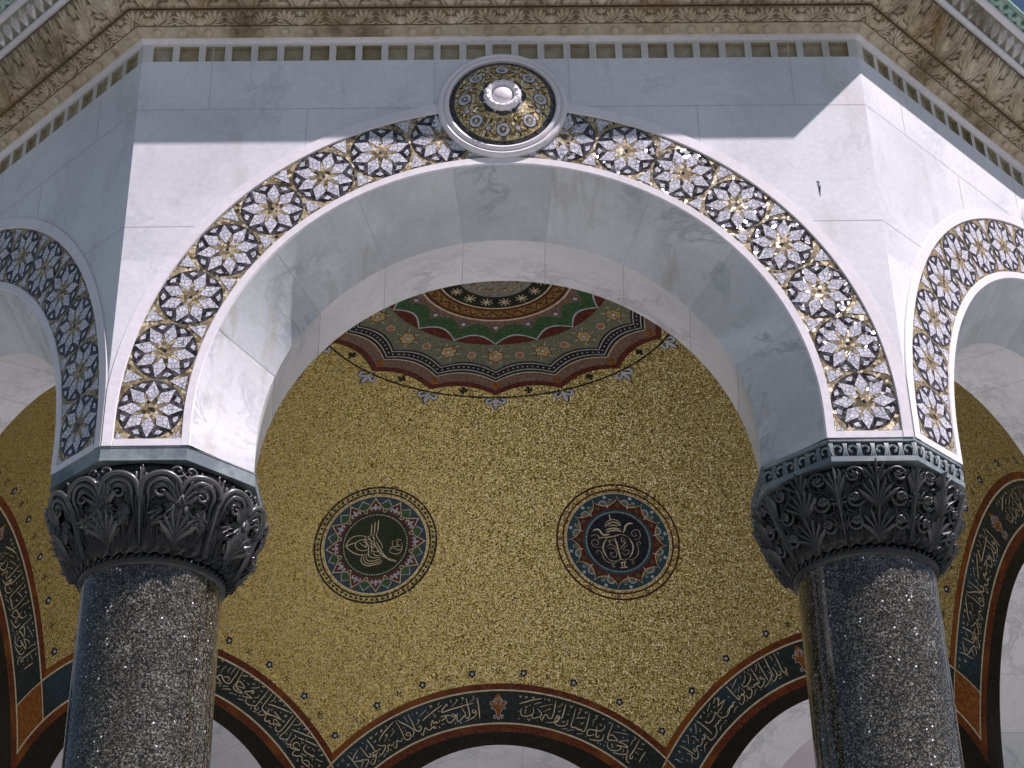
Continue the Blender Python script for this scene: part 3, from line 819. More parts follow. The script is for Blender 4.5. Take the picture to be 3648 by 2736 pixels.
[18, 4015, 210, 4053, 211, 4098, 201, 4155, 186, 4205, 179, 4151, 174, 4102, 170],
[12, 4584, 213, 4640, 194],
[12, 4708, 155, 4748, 138, 4778, 120],
[12, 4320, 146, 4348, 128, 4371, 103, 4362, 93, 4359, 105],
[12, 4433, 166, 4429, 186, 4427, 207, 4438, 227],
[12, 4407, 174, 4424, 178],
[12, 4602, 245, 4620, 260, 4628, 250],
[12, 4499, 164, 4515, 176],
[20, 4521, 163, 4523, 163],
[22, 4156, 147, 4158, 147],
[20, 4160, 257, 4161, 257],
[20, 4182, 256, 4184, 257],
[22, 4449, 254, 4450, 254],
[22, 4623, 136, 4624, 136],
[22, 4645, 131, 4647, 131],
[20, 4700, 174, 4702, 174],
[12, 4198, 148, 4220, 130, 4221, 143, 4203, 147],
[12, 4424, 111, 4437, 91, 4443, 103],
[12, 4709, 119, 4720, 97, 4726, 111],
[12, 4067, 100, 4087, 92, 4081, 103],
[12, 4220, 171, 4235, 177, 4243, 164],
[12, 4473, 95, 4489, 103, 4487, 92],
[12, 4574, 152, 4586, 154, 4592, 142],
[12, 4387, 136, 4394, 124],
[12, 4130, 94, 4144, 104],
[12, 4149, 93, 4154, 88],
[12, 4281, 262, 4285, 245],
[12, 4653, 99, 4667, 107, 4675, 93],
[12, 4771, 153, 4788, 160, 4789, 149],
[12, 4347, 216, 4347, 205],
[12, 4069, 168, 4079, 181],
[12, 4509, 125, 4513, 135],
[12, 4394, 101, 4393, 94],
[12, 4727, 198, 4763, 196],
[12, 4686, 258, 4711, 245],
[12, 4747, 171, 4750, 170],
[12, 4378, 258, 4375, 253],
[12, 4331, 101, 4330, 96],
],
'b3': [
[18, 2333, 104, 2337, 140, 2339, 177, 2345, 212, 2363, 217, 2370, 202, 2362, 189],
[16, 2209, 122, 2193, 114, 2183, 124, 2198, 130, 2179, 138, 2139, 154],
[16, 2244, 158, 2200, 156, 2151, 153, 2144, 157],
[16, 2227, 160, 2185, 171, 2143, 181, 2129, 176, 2100, 186, 2082, 175, 2085, 165],
[18, 2082, 167, 2053, 180, 2009, 189, 1966, 184, 1951, 169, 1956, 155],
[16, 2079, 177, 2084, 205, 2098, 226, 2144, 237, 2192, 229, 2238, 212, 2256, 222, 2282, 209, 2300, 215],
[16, 2077, 217, 2067, 227, 2047, 222, 2026, 229, 2006, 224, 1985, 231, 1975, 216],
[16, 1982, 229, 1968, 249, 1932, 263, 1880, 265, 1849, 257, 1848, 238, 1853, 220],
[18, 1896, 110, 1903, 141, 1907, 180, 1908, 212, 1904, 240],
[16, 1855, 199, 1857, 214, 1841, 210, 1840, 201, 1835, 215, 1816, 223, 1804, 209, 1782, 223, 1737, 225, 1716, 211, 1691, 219, 1661, 217, 1664, 204, 1679, 205, 1688, 216],
[18, 1618, 114, 1628, 149, 1630, 185, 1634, 224],
[16, 1683, 226, 1663, 243, 1624, 253, 1605, 247, 1603, 229],
[16, 1600, 179, 1610, 205, 1599, 220, 1548, 238],
[12, 2181, 104, 2153, 113, 2123, 122],
[12, 2109, 102, 2071, 116, 2033, 128],
[12, 1857, 111, 1867, 120, 1856, 130],
[12, 1860, 124, 1834, 144, 1801, 159],
[12, 1730, 109, 1736, 120, 1737, 126, 1707, 143, 1679, 158],
[12, 1755, 143, 1774, 165, 1765, 181, 1771, 205],
[12, 1670, 109, 1678, 135],
[12, 1811, 246, 1788, 251, 1769, 246, 1714, 271],
[12, 2040, 250, 2014, 258, 1985, 266],
[12, 1792, 107, 1807, 116, 1781, 127],
[12, 1562, 122, 1577, 133, 1557, 140],
[20, 2028, 146, 2028, 147],
[20, 2003, 152, 2003, 153],
[20, 1734, 178, 1734, 179],
[20, 1715, 180, 1714, 181],
[22, 2124, 201, 2124, 202],
[20, 2103, 252, 2103, 253],
[20, 2075, 255, 2075, 256],
[12, 1841, 165, 1858, 174],
[12, 1869, 160, 1863, 164],
[12, 2004, 109, 2004, 124],
[12, 1963, 110, 1950, 123],
[12, 1937, 113, 1953, 125],
[12, 1482, 128, 1500, 143, 1495, 156, 1500, 183],
[12, 1529, 168, 1537, 179],
[12, 1552, 164, 1548, 166],
[12, 1547, 201, 1547, 212],
[12, 1705, 242, 1708, 250],
[10, 2122, 139, 2108, 142, 2110, 151],
[10, 2065, 142, 2059, 155],
[18, 2903, 94, 2903, 131, 2904, 171, 2900, 214, 2915, 230, 2942, 228, 2951, 215, 2936, 205],
[18, 2797, 93, 2795, 130, 2793, 163, 2794, 199, 2794, 223],
[10, 2845, 96, 2858, 113, 2857, 134],
[16, 2826, 170, 2834, 199, 2834, 224, 2790, 246, 2764, 248, 2760, 227],
[16, 2834, 224, 2859, 234, 2878, 224, 2866, 208],
[18, 2721, 95, 2717, 129, 2718, 171, 2718, 211, 2718, 225],
[16, 2759, 178, 2776, 200, 2770, 218, 2728, 236, 2681, 247, 2647, 250],
[16, 2681, 190, 2663, 184, 2657, 196, 2681, 201, 2687, 213, 2652, 234, 2610, 239, 2599, 221, 2604, 209],
[18, 2625, 103, 2629, 133, 2629, 172, 2629, 202, 2617, 211, 2602, 202, 2588, 210, 2571, 203, 2553, 214, 2528, 203],
[16, 2524, 202, 2504, 193, 2490, 205, 2517, 213, 2506, 232, 2472, 249, 2441, 248, 2434, 229, 2434, 219],
[16, 2573, 114, 2587, 140, 2575, 157, 2539, 173, 2493, 181, 2464, 170, 2464, 150],
[12, 2542, 117, 2525, 138, 2478, 160],
[18, 2329, 102, 2333, 135, 2337, 172, 2343, 201, 2353, 217, 2374, 209, 2361, 192],
[16, 2436, 173, 2446, 199, 2421, 209, 2396, 209, 2405, 202, 2418, 212, 2409, 228, 2378, 246, 2340, 250, 2335, 230],
[12, 2456, 104, 2413, 120, 2360, 136],
[12, 2433, 157, 2408, 170, 2385, 181],
[12, 2682, 101, 2694, 106, 2680, 122, 2650, 138],
[12, 2572, 234, 2544, 237, 2505, 258],
[24, 2921, 243, 2921, 244],
[24, 2935, 253, 2935, 254],
[24, 2940, 241, 2940, 242],
[20, 2843, 251, 2843, 252],
[20, 2866, 248, 2867, 249],
[24, 2415, 252, 2415, 254],
[24, 2556, 103, 2556, 104],
[12, 2761, 106, 2761, 107],
[12, 2945, 171, 2945, 172],
[12, 2762, 139, 2761, 149],
[12, 2855, 163, 2870, 171],
[12, 2877, 156, 2876, 159],
[12, 2939, 98, 2944, 116],
[12, 2678, 156, 2691, 157],
[12, 2697, 144, 2697, 146],
[12, 2584, 171, 2597, 180],
[20, 2386, 158, 2386, 159],
[20, 2365, 162, 2365, 163],
[12, 2494, 105, 2493, 116],
[12, 2377, 105, 2378, 117],
[12, 2607, 247, 2607, 257],
[12, 2738, 249, 2739, 257],
[16, 2307, 212, 2282, 207, 2243, 220, 2215, 216, 2164, 226],
[12, 2299, 241, 2254, 244, 2223, 257],
[12, 2602, 103, 2598, 113],
[12, 2278, 159, 2292, 167],
],
'mL': [
[16, -130, 295, -112, 207, -96, 125],
[16, -92, 335, -75, 252, -59, 163],
[16, -51, 368, -34, 285, -18, 196],
[12, -96, 125, -125, 94, -89, 54, -31, 25],
[12, -59, 163, -66, 110, -20, 78],
[12, -18, 196, -26, 143, 31, 74, 89, 19, 118, -41],
[18, -425, -93, -349, -50, -283, -15],
[15, -80, 69, -214, 99, -331, 69, -390, 8, -406, -71, -365, -129, -280, -168, -187, -187, -93, -166, -54, -121],
[14, -89, 54, -174, 47, -254, 15, -282, -40, -248, -100, -167, -120, -109, -104, -69, -66],
[14, -173, 86, -163, 42, -132, -17, -126, -62, -235, -8],
[14, -181, 1, -144, 26, -114, -15, -126, -62, -171, -36],
[16, -55, 112, -19, 27, 40, -54, 123, -130, 208, -167, 363, -185],
[16, 2, 43, 73, -36, 144, -114, 250, -186, 328, -197],
[12, 363, -185, 330, -203],
[14, -96, -12, -70, -111, -53, -198],
[14, -63, 6, -31, -66, -24, -142],
[15, -137, -186, -146, -251, -106, -309, -25, -328, 56, -302, 133, -264, 164, -239],
[13, -110, -194, -109, -245, -60, -289, 15, -290, 93, -251, 158, -215],
[13, -82, -183, -76, -227, -19, -257, 62, -231, 140, -192],
[12, -60, -148, -23, -193, 52, -194, 133, -167],
[12, -37, -93, 30, -107, 86, -85],
[12, -103, 13, -51, 8, -5, -23, -23, -52, -77, -35],
[12, -3, -126, 43, -157, 104, -153],
[10, 233, 110, 242, 33, 284, 15, 328, 36, 379, 33],
[10, 269, 116, 311, 98, 298, 57, 349, 53],
[10, 368, 96, 392, 9, 379, -58, 313, -90, 233, -72],
[10, 231, -21, 289, -4, 345, -26, 386, 8],
[10, 237, 6, 229, -60],
[10, 289, 133, 352, 132],
],
'mR': [
[32, -35, 65, -28, -42, -32, -145, -36, -274],
[24, -215, -329, -214, -331],
[26, -151, 75, -217, -4, -242, -90, -222, -198],
[26, 167, 26, 193, -83, 165, -181, 99, -260],
[10, -151, 75, -112, 100, -16, 87, 45, 102, 118, 74, 167, 26],
[10, -222, -198, -177, -259, -83, -284, -39, -260, 16, -290, 99, -260],
[22, -263, 98, -199, 104, -91, 89, 37, 96],
[12, -269, 165, -240, 93],
[34, -307, 227, -258, 243, -215, 220, -186, 148, -141, 132, -90, 135],
[32, 282, 228, 229, 238, 170, 209, 144, 162, 105, 116],
[26, -127, 202, -17, 212, 84, 173],
[26, -124, 168, -2, 177, 93, 138],
[24, -118, 253, -28, 301, 54, 284, 93, 224],
[22, -67, 256, 8, 254, 63, 230],
[14, -126, 268, -72, 323, -17, 338, 44, 333, 93, 290, 105, 222],
[24, -20, 372, -6, 336],
[20, -9, 430, -12, 377],
[9, -49, 15, -78, 47, -120, 29, -119, -10, -137, 59],
[9, -177, -38, -111, -25, -62, -74, -52, -128],
[9, -176, -77, -113, -77, -68, -138, -88, -212, -149, -206, -152, -147, -110, -156],
[9, 96, 39, 56, 34, 54, -18, 101, 12, 67, -60, 9, -88],
[9, 120, -30, 52, -70, 5, -126],
[9, 16, -154, 26, -208, 89, -206, 115, -159, 82, -140, 52, -161],
[9, 118, -82, 69, -99, 31, -144],
[9, 230, -18, 307, -12, 343, 47, 331, 115, 271, 125, 224, 94, 234, 40, 285, 44, 278, 85],
[9, -252, -36, -334, -18, -377, 30, -368, 81, -314, 96, -276, 55, -300, 14, -332, 34],
[9, -327, -125, -355, -92, -313, -75, -276, -122, -273, -201, -219, -277, -139, -306, -93, -276],
[9, 271, -96, 310, -90, 301, -56, 256, -81, 257, -146, 233, -232, 152, -295, 77, -295],
[9, -143, -318, -176, -324, -168, -364, -138, -345],
[9, 77, -295, 123, -309, 130, -356, 96, -362],
[18, -60, -314, 33, -319],
[18, -80, -388, 30, -399],
[22, -30, -320, -43, -388],
[22, 7, -320, -4, -393],
[10, -358, 158, -292, 170],
],
}
# ---------- inner dome: sphere of radius RSP about (0,0,ZS)
RSP, ZS = 3.247, H - .1
def SP(d, th, lay=0.):           # band coordinates for face 0: d along the face axis, th round it
    r = math.sqrt(max(RSP ** 2 - d * d, 1e-9)); q = (RSP - lay) / RSP
    return (r * math.cos(th) * q, -d * q, ZS + r * math.sin(th) * q)
def rotz(p, k): a = k * R8; return (p[0] * math.cos(a) - p[1] * math.sin(a), p[0] * math.sin(a) + p[1] * math.cos(a), p[2])
def PO(rho, phi, lay=0.):        # polar: phi clockwise from +y (seen from above)
    q = (RSP - lay) / RSP
    return (rho * math.sin(phi) * q, rho * math.cos(phi) * q, ZS + math.sqrt(RSP ** 2 - rho * rho) * q)
DB = 2.817
dome = MB()
for k in range(8):
    rows = []
    for i in range(71):
        f = i / 70
        row = []
        for j in range(33):
            ph = math.radians(-22.5 + 45 * j / 32); rho = max(DB / math.cos(ph) * (1 - f), .0008)
            x, y = rho * math.sin(ph), -rho * math.cos(ph)
            row.append(rotz((x, y, ZS + math.sqrt(RSP ** 2 - rho * rho)), k))
        rows.append(row)
    dome.grid(rows, 'gold', .7)
def tstar(d): return (2.841 - .70711 * d) / .70711
def bstrip(mb, d0, d1, lim, mat, lay, n=72, nd=3):
    rows = []
    for i in range(nd):
        d = d0 + (d1 - d0) * i / (nd - 1); r = math.sqrt(RSP ** 2 - d * d); L = lim(d)
        t0 = math.acos(L / r) if L < r else math.asin(.1 / r)
        t0 = max(t0, math.asin(.1 / r))
        rows.append([SP(d, PI - t0 - (PI - 2 * t0) * j / n, lay) for j in range(n + 1)])
    mb.grid(rows, mat, .7)
full = lambda d: d * T8
ib = MB()
bstrip(ib, DB, 2.8385, full, 'red', 0.0)
bstrip(ib, 2.8385, 2.8440, full, 'ink', .0005)
bstrip(ib, 2.8435, 2.9455, tstar, 'blue', 0.0, nd=5)
bstrip(ib, 2.9450, 2.9500, full, 'ink', .0005)
bstrip(ib, 2.9495, 2.9725, full, 'red', 0.0)
for sx in (-1, 1):
    rows, ln = [], []
    for i in range(13):
        d = 2.8435 + .102 * i / 12; r = math.sqrt(RSP ** 2 - d * d); a = min(tstar(d), r); b = min(full(d), r)
        th = lambda t: math.acos(max(-1, min(1, t / r)))
        row = [SP(d, th(sx * (a + (b - a) * j / 6)), .0002) for j in range(7)]; rows.append(row)
        if a < r - .01: ln.append([SP(d, th(sx * (a - .0028)), .0012), SP(d, th(sx * (a + .0028)), .0012)])
    ib.grid(rows, 'orange', .7)
    if len(ln) > 1: ib.grid(ln, 'ink', .7)
# reveal between the sphere and the marble opening, dark mosaic
rows = []
for q in np.linspace(0, 1, 6):
    row = []
    for j in range(73):
        d = 2.972; r = math.sqrt(RSP ** 2 - d * d); t0 = math.acos(full(d) / r); th = PI - t0 - (PI - 2 * t0) * j / 72
        a_ = Vector(SP(d, th))
        # matching point on the opening (semicircle on short legs)
        L = PI * R2 + .2; s_ = L * j / 72
        if s_ < .1: b_ = Vector((-R2, -(A - Y2), H + s_))
        elif s_ > L - .1: b_ = Vector((R2, -(A - Y2), H + L - s_))
        else:
            an = PI - (s_ - .1) / R2; b_ = Vector((R2 * math.cos(an), -(A - Y2), ZC + R2 * math.sin(an)))
        p = a_.lerp(b_, q); row.append(p)
    rows.append(row)
ib.grid(rows, 'tblack', .7)
wk = MB()   # plugs the wedge at the foot of the pendentive
zf = math.sqrt(RSP ** 2 - (2.972 / math.cos(PI / 8)) ** 2) + ZS
for sx in (-1, 1):
    ib.add([(sx * R2, -(A - Y2), H), (sx * 2.972 * T8, -2.972, zf), (sx * 2.972 * T8, -2.972, H)], [(0, 1, 2)], 'tblack')
# ornaments
def crm(pts, sub=5):
    P = [np.array(p, float) for p in pts]
    if len(P) < 3: return P
    out = []
    for i in range(len(P) - 1):
        p0, p1, p2, p3 = P[max(i - 1, 0)], P[i], P[i + 1], P[min(i + 2, len(P) - 1)]
        for j in range(sub):
            t = j / sub
            out.append(.5 * ((2 * p1) + (-p0 + p2) * t + (2 * p0 - 5 * p1 + 4 * p2 - p3) * t * t + (-p0 + 3 * p1 - 3 * p2 + p3) * t ** 3))
    out.append(P[-1]); return out
def ribbon(mb, P3, w_, mat, centre=(0, 0, ZS), taper=True):
    P = [Vector(p) for p in P3]; C = Vector(centre); n = len(P); L = []
    for i, p in enumerate(P):
        t = (P[min(i + 1, n - 1)] - P[max(i - 1, 0)])
        t = t.normalized() if t.length > 1e-9 else Vector((1, 0, 0))
        nn = (C - p).normalized(); s = nn.cross(t).normalized()
        k = .5 * w_
        if taper and n > 6: k *= min(1, .45 + 2.6 * min(i, n - 1 - i) / n)
        L.append([p - s * k, p + s * k])
    mb.grid(L, mat, .7)
def dot(mb, p, r, mat, centre=(0, 0, ZS), n=8, a0=0.):
    p = Vector(p); nn = (Vector(centre) - p).normalized(); e1 = nn.cross(Vector((0, 0, 1))).normalized(); e2 = nn.cross(e1)
    v = [p + e1 * r * math.cos(a0 + 2 * PI * i / n) + e2 * r * math.sin(a0 + 2 * PI * i / n) for i in range(n)]
    mb.add(v, [tuple(range(n))], mat)

def band_text(key):
    mb = MB()
    for L in INK[key]:
        w_ = L[0] / 10 * .0040; a = np.array(L[1:]).reshape(-1, 2)
        pts = [(2.8 + q[1] / 2000, q[0] / 2000) for q in a]
        if len(pts) == 2 and abs(pts[0][0] - pts[1][0]) + abs(pts[0][1] - pts[1][1]) < .004:
            dot(mb, SP(*pts[0], .0035), w_ * .62, 'ink', n=4, a0=.5); continue
        ribbon(mb, [SP(p[0], p[1], .0032 + .0002 * (i % 2)) for i, p in enumerate(crm(pts))], w_, 'ink')
    return mb
PAL = [(640, 180), (700, 200), (735, 250), (765, 300), (775, 340), (800, 390), (850, 375), (905, 385), (925, 430), (900, 455), (850, 450), (835, 490), (880, 520), (885, 570), (830, 560), (770, 585), (730, 640), (715, 690), (730, 745), (765, 745), (790, 710), (815, 745), (800, 790), (750, 795), (705, 765), (680, 760), (665, 810), (640, 825)]
def palmette_mb():
    mb = MB()
    def q(x, y, lay): return SP(2.8435 + .1015 * (y - 115) / 775, PI / 2 + .00014 * (x - 640) * 1, lay)
    cen = [(640, y) for (_, y) in PAL]
    for sg in (-1, 1):
        mb.grid([[q(640, y, .0022) for (x, y) in PAL], [q(640 + sg * (x - 640), y, .0022) for (x, y) in PAL]], 'orange', .7)
        ribbon(mb, [q(640 + sg * (x - 640), y, .0038) for (x, y) in crm(PAL[3:], 3)], .0042, 'pearl', taper=False)
        ribbon(mb, [q(640 + sg * (x - 640), y, .0038) for (x, y) in crm([(640, 360), (665, 320), (690, 285), (720, 320), (765, 330)], 3)], .0036, 'pearl', taper=False)
        ribbon(mb, [q(640 + sg * (x - 640), y, .0038) for (x, y) in crm([(765, 350), (720, 350), (700, 450), (725, 460), (765, 370)], 3)], .0036, 'pearl', taper=False)
    return mb
def flowers_mb(mb):
    """row of small flowers and crosses along the band"""
    d = 2.777; r = math.sqrt(RSP ** 2 - d * d)
    for ph in (-17.2, -11, -3.8, 3.8, 11, 17.2, 22.5):
        t = d * math.tan(math.radians(ph)); th = math.acos(t / r); c = SP(d, th, .0035)
        p0 = Vector(c); nn = (Vector((0, 0, ZS)) - p0).normalized(); e1 = nn.cross(Vector((0, 0, 1))).normalized(); e2 = nn.cross(e1)
        for k in range(5):
            a = 2 * PI * k / 5 + .3; dot(mb, p0 + (e1 * math.cos(a) + e2 * math.sin(a)) * .0165, .0110, 'navy', n=8)
        dot(mb, p0 + nn * .001, .0115, 'pearl', n=8)
    for ph in (-20, -14.2, -7.4, 0, 7.4, 14.2, 20):
        t = d * math.tan(math.radians(ph)); th = math.acos(t / r); c = SP(d, th, .0035)
        p0 = Vector(c); nn = (Vector((0, 0, ZS)) - p0).normalized(); e1 = nn.cross(Vector((0, 0, 1))).normalized(); e2 = nn.cross(e1)
        for (a_, b_) in ((0, 0), (1, 1), (1, -1), (-1, 1), (-1, -1)): dot(mb, p0 + (e1 * a_ + e2 * b_) * .0120, .0070, 'tblack', n=4, a0=PI / 4)
    return mb
# ---------- rosette round the crown of the dome
ros = MB()
NP_ = 16 * 14
def sfun(ph): t = (ph / math.radians(22.5)) % 1.0; return 4 * t * (1 - t)
def cst(v): return lambda ph: v
def sc_(c, d): return lambda ph: c - d * sfun(ph)
def ring(mb, f0, f1, mat, lay, nr=3):
    rows = []
    for i in range(nr):
        q = i / (nr - 1); rows.append([PO(f0(ph) * (1 - q) + f1(ph) * q, ph, lay) for ph in [2 * PI * j / NP_ for j in range(NP_)]])
    mb.grid(rows, mat, .7, closed=True)
dl = .064
ring(ros, cst(.0015), cst(.19), 'goldb', .004); ring(ros, cst(.10), cst(.24), 'pearld', .005)
ring(ros, cst(.24), cst(.355), 'tblack', .004); ring(ros, cst(.355), cst(.366), 'ink', .004); ring(ros, cst(.366), cst(.386), 'maroon', .004)
ring(ros, cst(.386), cst(.450), 'vine', .004); ring(ros, cst(.450), cst(.474), 'maroon', .004); ring(ros, cst(.474), cst(.488), 'ink', .004)
ring(ros, cst(.488), sc_(.60, .075), 'mauve', .004); ring(ros, sc_(.60, .075), sc_(.70, .075), 'green', .004); ring(ros, sc_(.70, .075), sc_(.712, .075), 'pearl', .004)
ring(ros, sc_(.712, .075), cst(.712), 'maroon', .004); ring(ros, cst(.712), sc_(.940, dl), 'sage', .004)
ring(ros, sc_(.940, dl), sc_(.955, dl), 'tblack', .004); ring(ros, sc_(.955, dl), sc_(.962, dl), 'pearl', .004); ring(ros, sc_(.962, dl), sc_(1.008, dl), 'tblack', .004)
ring(ros, sc_(1.008, dl), sc_(1.015, dl), 'pearl', .004); ring(ros, sc_(1.015, dl), sc_(1.034, dl), 'tblack', .004); ring(ros, sc_(1.034, dl), sc_(1.041, dl), 'ink', .004)
ring(ros, sc_(1.041, dl), sc_(1.112, dl), 'mauve', .004); ring(ros, sc_(1.112, dl), sc_(1.152, dl), 'maroon', .004)
ring(ros, cst(1.166), cst(1.176), 'tblack', .003)
ro2 = MB()
U = math.radians(22.5)
def spot(mb, rho, ph, r, mat, lay, n=12, sx=1., sy=1., a0=0., off=(0, 0)):
    """ellipse / polygon at polar place; x tangential, y outward"""
    c = Vector(PO(rho, ph, lay)); e2 = (Vector(PO(rho + .001, ph, lay)) - c).normalized(); e1 = Vector((math.cos(ph), -math.sin(ph), 0))
    v = [c + e1 * (off[0] + r * sx * math.cos(a0 + 2 * PI * i / n)) + e2 * (off[1] + r * sy * math.sin(a0 + 2 * PI * i / n)) for i in range(n)]
    mb.add(v, [tuple(range(n))], mat)
def local(rho, ph, pts, lay):
    c = Vector(PO(rho, ph, lay)); e2 = (Vector(PO(rho + .001, ph, lay)) - c).normalized(); e1 = Vector((math.cos(ph), -math.sin(ph), 0))
    return [c + e1 * x + e2 * y for x, y in pts]
FLEUR = [[(0, 1), (.16, .6), (.12, .25), (0, .1), (-.12, .25), (-.16, .6)]]
def fleur(mb, place, s, mat, mat2=None):
    """place(points)->3d ; y away from the stem"""
    for sg in (-1, 1):
        cur = crm([(0, .05), (sg * .25, .30), (sg * .55, .42), (sg * .62, .12), (sg * .40, .02)], 4)
        if mat2: ribbon(mb, place([(x * s, y * s) for x, y in cur], 0), .30 * s, mat2)
        ribbon(mb, place([(x * s, y * s) for x, y in cur], .001), .20 * s, mat)
    pet = [(0, 1.0), (.17, .62), (.12, .2), (0, -.15), (-.12, .2), (-.17, .62)]
    if mat2:
        v = place([(x * s * 1.35, y * s * 1.12) for x, y in pet], .0002); mb.add(v, [tuple(range(6))], mat2)
    v = place([(x * s, y * s) for x, y in pet], .0014); mb.add(v, [tuple(range(6))], mat)
for k in range(16):
    ph = k * U
    for j in range(6):   # gold flower with red edge
        a = j * PI / 3 + .52
        spot(ro2, .815, ph, .0265, 'maroon', .0052, 10, off=(.032 * math.cos(a), .032 * math.sin(a)))
    for j in range(6):
        a = j * PI / 3 + .52
        spot(ro2, .815, ph, .0195, 'goldc', .0060, 10, off=(.032 * math.cos(a), .032 * math.sin(a)))
        a += PI / 6
        ribbon(ro2, local(.815, ph, [(.050 * math.cos(a), .050 * math.sin(a)), (.088 * math.cos(a), .088 * math.sin(a))], .0066), .0055, 'pearl')
    spot(ro2, .815, ph, .019, 'maroon', .0068, 12); spot(ro2, .815, ph, .015, 'pearl', .0076, 12)
    spot(ro2, .815, ph + U / 2, .0285, 'pearl', .0052, 16); spot(ro2, .815, ph + U / 2, .0225, 'orangeb', .0060, 16)
    spot(ro2, .548, ph, .024, 'navy', .0052, 12)
    st = [((.023 if q % 2 == 0 else .012) * math.cos(q * PI / 6), (.023 if q % 2 == 0 else .012) * math.sin(q * PI / 6)) for q in range(12)]
    ro2.add(local(.548, ph, st, .0062), [tuple(range(12))], 'pearl')
    for j in range(8):
        a = j * R8; ribbon(ro2, local(.298, ph + U / 2, [(0, 0), (.040 * math.cos(a), .040 * math.sin(a))], .0055 + j * .0001), .0075, 'ink')
    ro2.add(local(1.078, ph, [(0, -.045), (.030, 0), (0, .035), (-.030, 0)], .0055), [(0, 1, 2, 3)], 'orange')
    for (a_, b_) in ((0, 1), (1, 0), (0, -1), (-1, 0)): spot(ro2, 1.124, ph + U / 2, .012, 'tblack', .0040, 6, off=(a_ * .018, b_ * .018))
    spot(ro2, 1.124, ph + U / 2, .009, 'tblack', .0046, 6)
    for j in range(11):
        q = (j + .5) / 11; f = sc_(.985, dl); spot(ro2, f(ph + q * U), ph + q * U, .0062, 'pearl', .0055, 6)
    fleur(ro2, lambda pts, l, ph=ph: local(1.178, ph, pts, .0040 + l), .098, 'pearl', 'tblack')
    # vine and rays near the crown
    ribbon(ro2, [PO(.418 + .022 * math.sin(4 * PI * q), ph + q * U, .0055) for q in np.linspace(0, 1, 17)], .011, 'maroon', taper=False)
    for q in (.25, .75):
        spot(ro2, .418 + (.012 if q > .5 else -.012), ph + q * U, .011, 'maroon', .0058, 5, sy=1.3); spot(ro2, .418 + (.012 if q > .5 else -.012), ph + q * U, .006, 'pearl', .0066, 5)
    for q in (0, .5):
        ro2.add(local(.20, ph + q * U, [(-.017, -.05), (0, .035), (.017, -.05)], .0062), [(0, 1, 2)], 'goldb')
# ---------- the two medallions on the dome
def med_frame(a, rho=2.2255, h=2.2645 + .1):
    c = Vector((rho * math.sin(a), rho * math.cos(a), h)).normalized(); e1 = Vector((math.cos(a), -math.sin(a), 0)); e2 = e1.cross(c)
    def P(x, y, lay=0.):
        r = math.hypot(x, y); g = r / RSP
        if r < 1e-9: d = c
        else: d = c * math.cos(g) + (e1 * (x / r) + e2 * (y / r)) * math.sin(g)
        return Vector((0, 0, ZS)) + d * (RSP - lay)
    return P
RMED = .442
def mring(mb, P, r0, r1, mat, lay, n=144, nr=3):
    rows = []
    for i in range(nr):
        q = i / (nr - 1)
        g0 = r0 if callable(r0) else (lambda t: r0); g1 = r1 if callable(r1) else (lambda t: r1)
        rows.append([P((g0(t) * (1 - q) + g1(t) * q) * RMED * math.cos(t), (g0(t) * (1 - q) + g1(t) * q) * RMED * math.sin(t), lay) for t in [2 * PI * j / n for j in range(n)]])
    mb.grid(rows, mat, .7, closed=True)
def mpoly(mb, P, pts, mat, lay):
    v = [P(x * RMED, y * RMED, lay) for x, y in pts]; k = len(v); cx = sum(p[0] for p in pts) / k; cy = sum(p[1] for p in pts) / k
    mb.add(v + [P(cx * RMED, cy * RMED, lay)], [(i, (i + 1) % k, k) for i in range(k)], mat)
def pol(r, t): return (r * math.cos(t), r * math.sin(t))
def cpts(cx, cy, r, n=14, a0=0): return [(cx + r * math.cos(a0 + 2 * PI * i / n), cy + r * math.sin(a0 + 2 * PI * i / n)) for i in range(n)]
def strokes(mb, P, key, unit=.0034):
    for L in INK[key]:
        w_ = L[0] / 10 * unit; a = np.array(L[1:]).reshape(-1, 2) / 2000
        if len(a) == 2: pts = [a[0], (a[0] + a[1]) / 2, a[1]]
        else: pts = crm([tuple(q) for q in a])
        ribbon(mb, [P(p[0], p[1], .0085 + .0002 * (i % 2)) for i, p in enumerate(pts)], w_, 'ink')
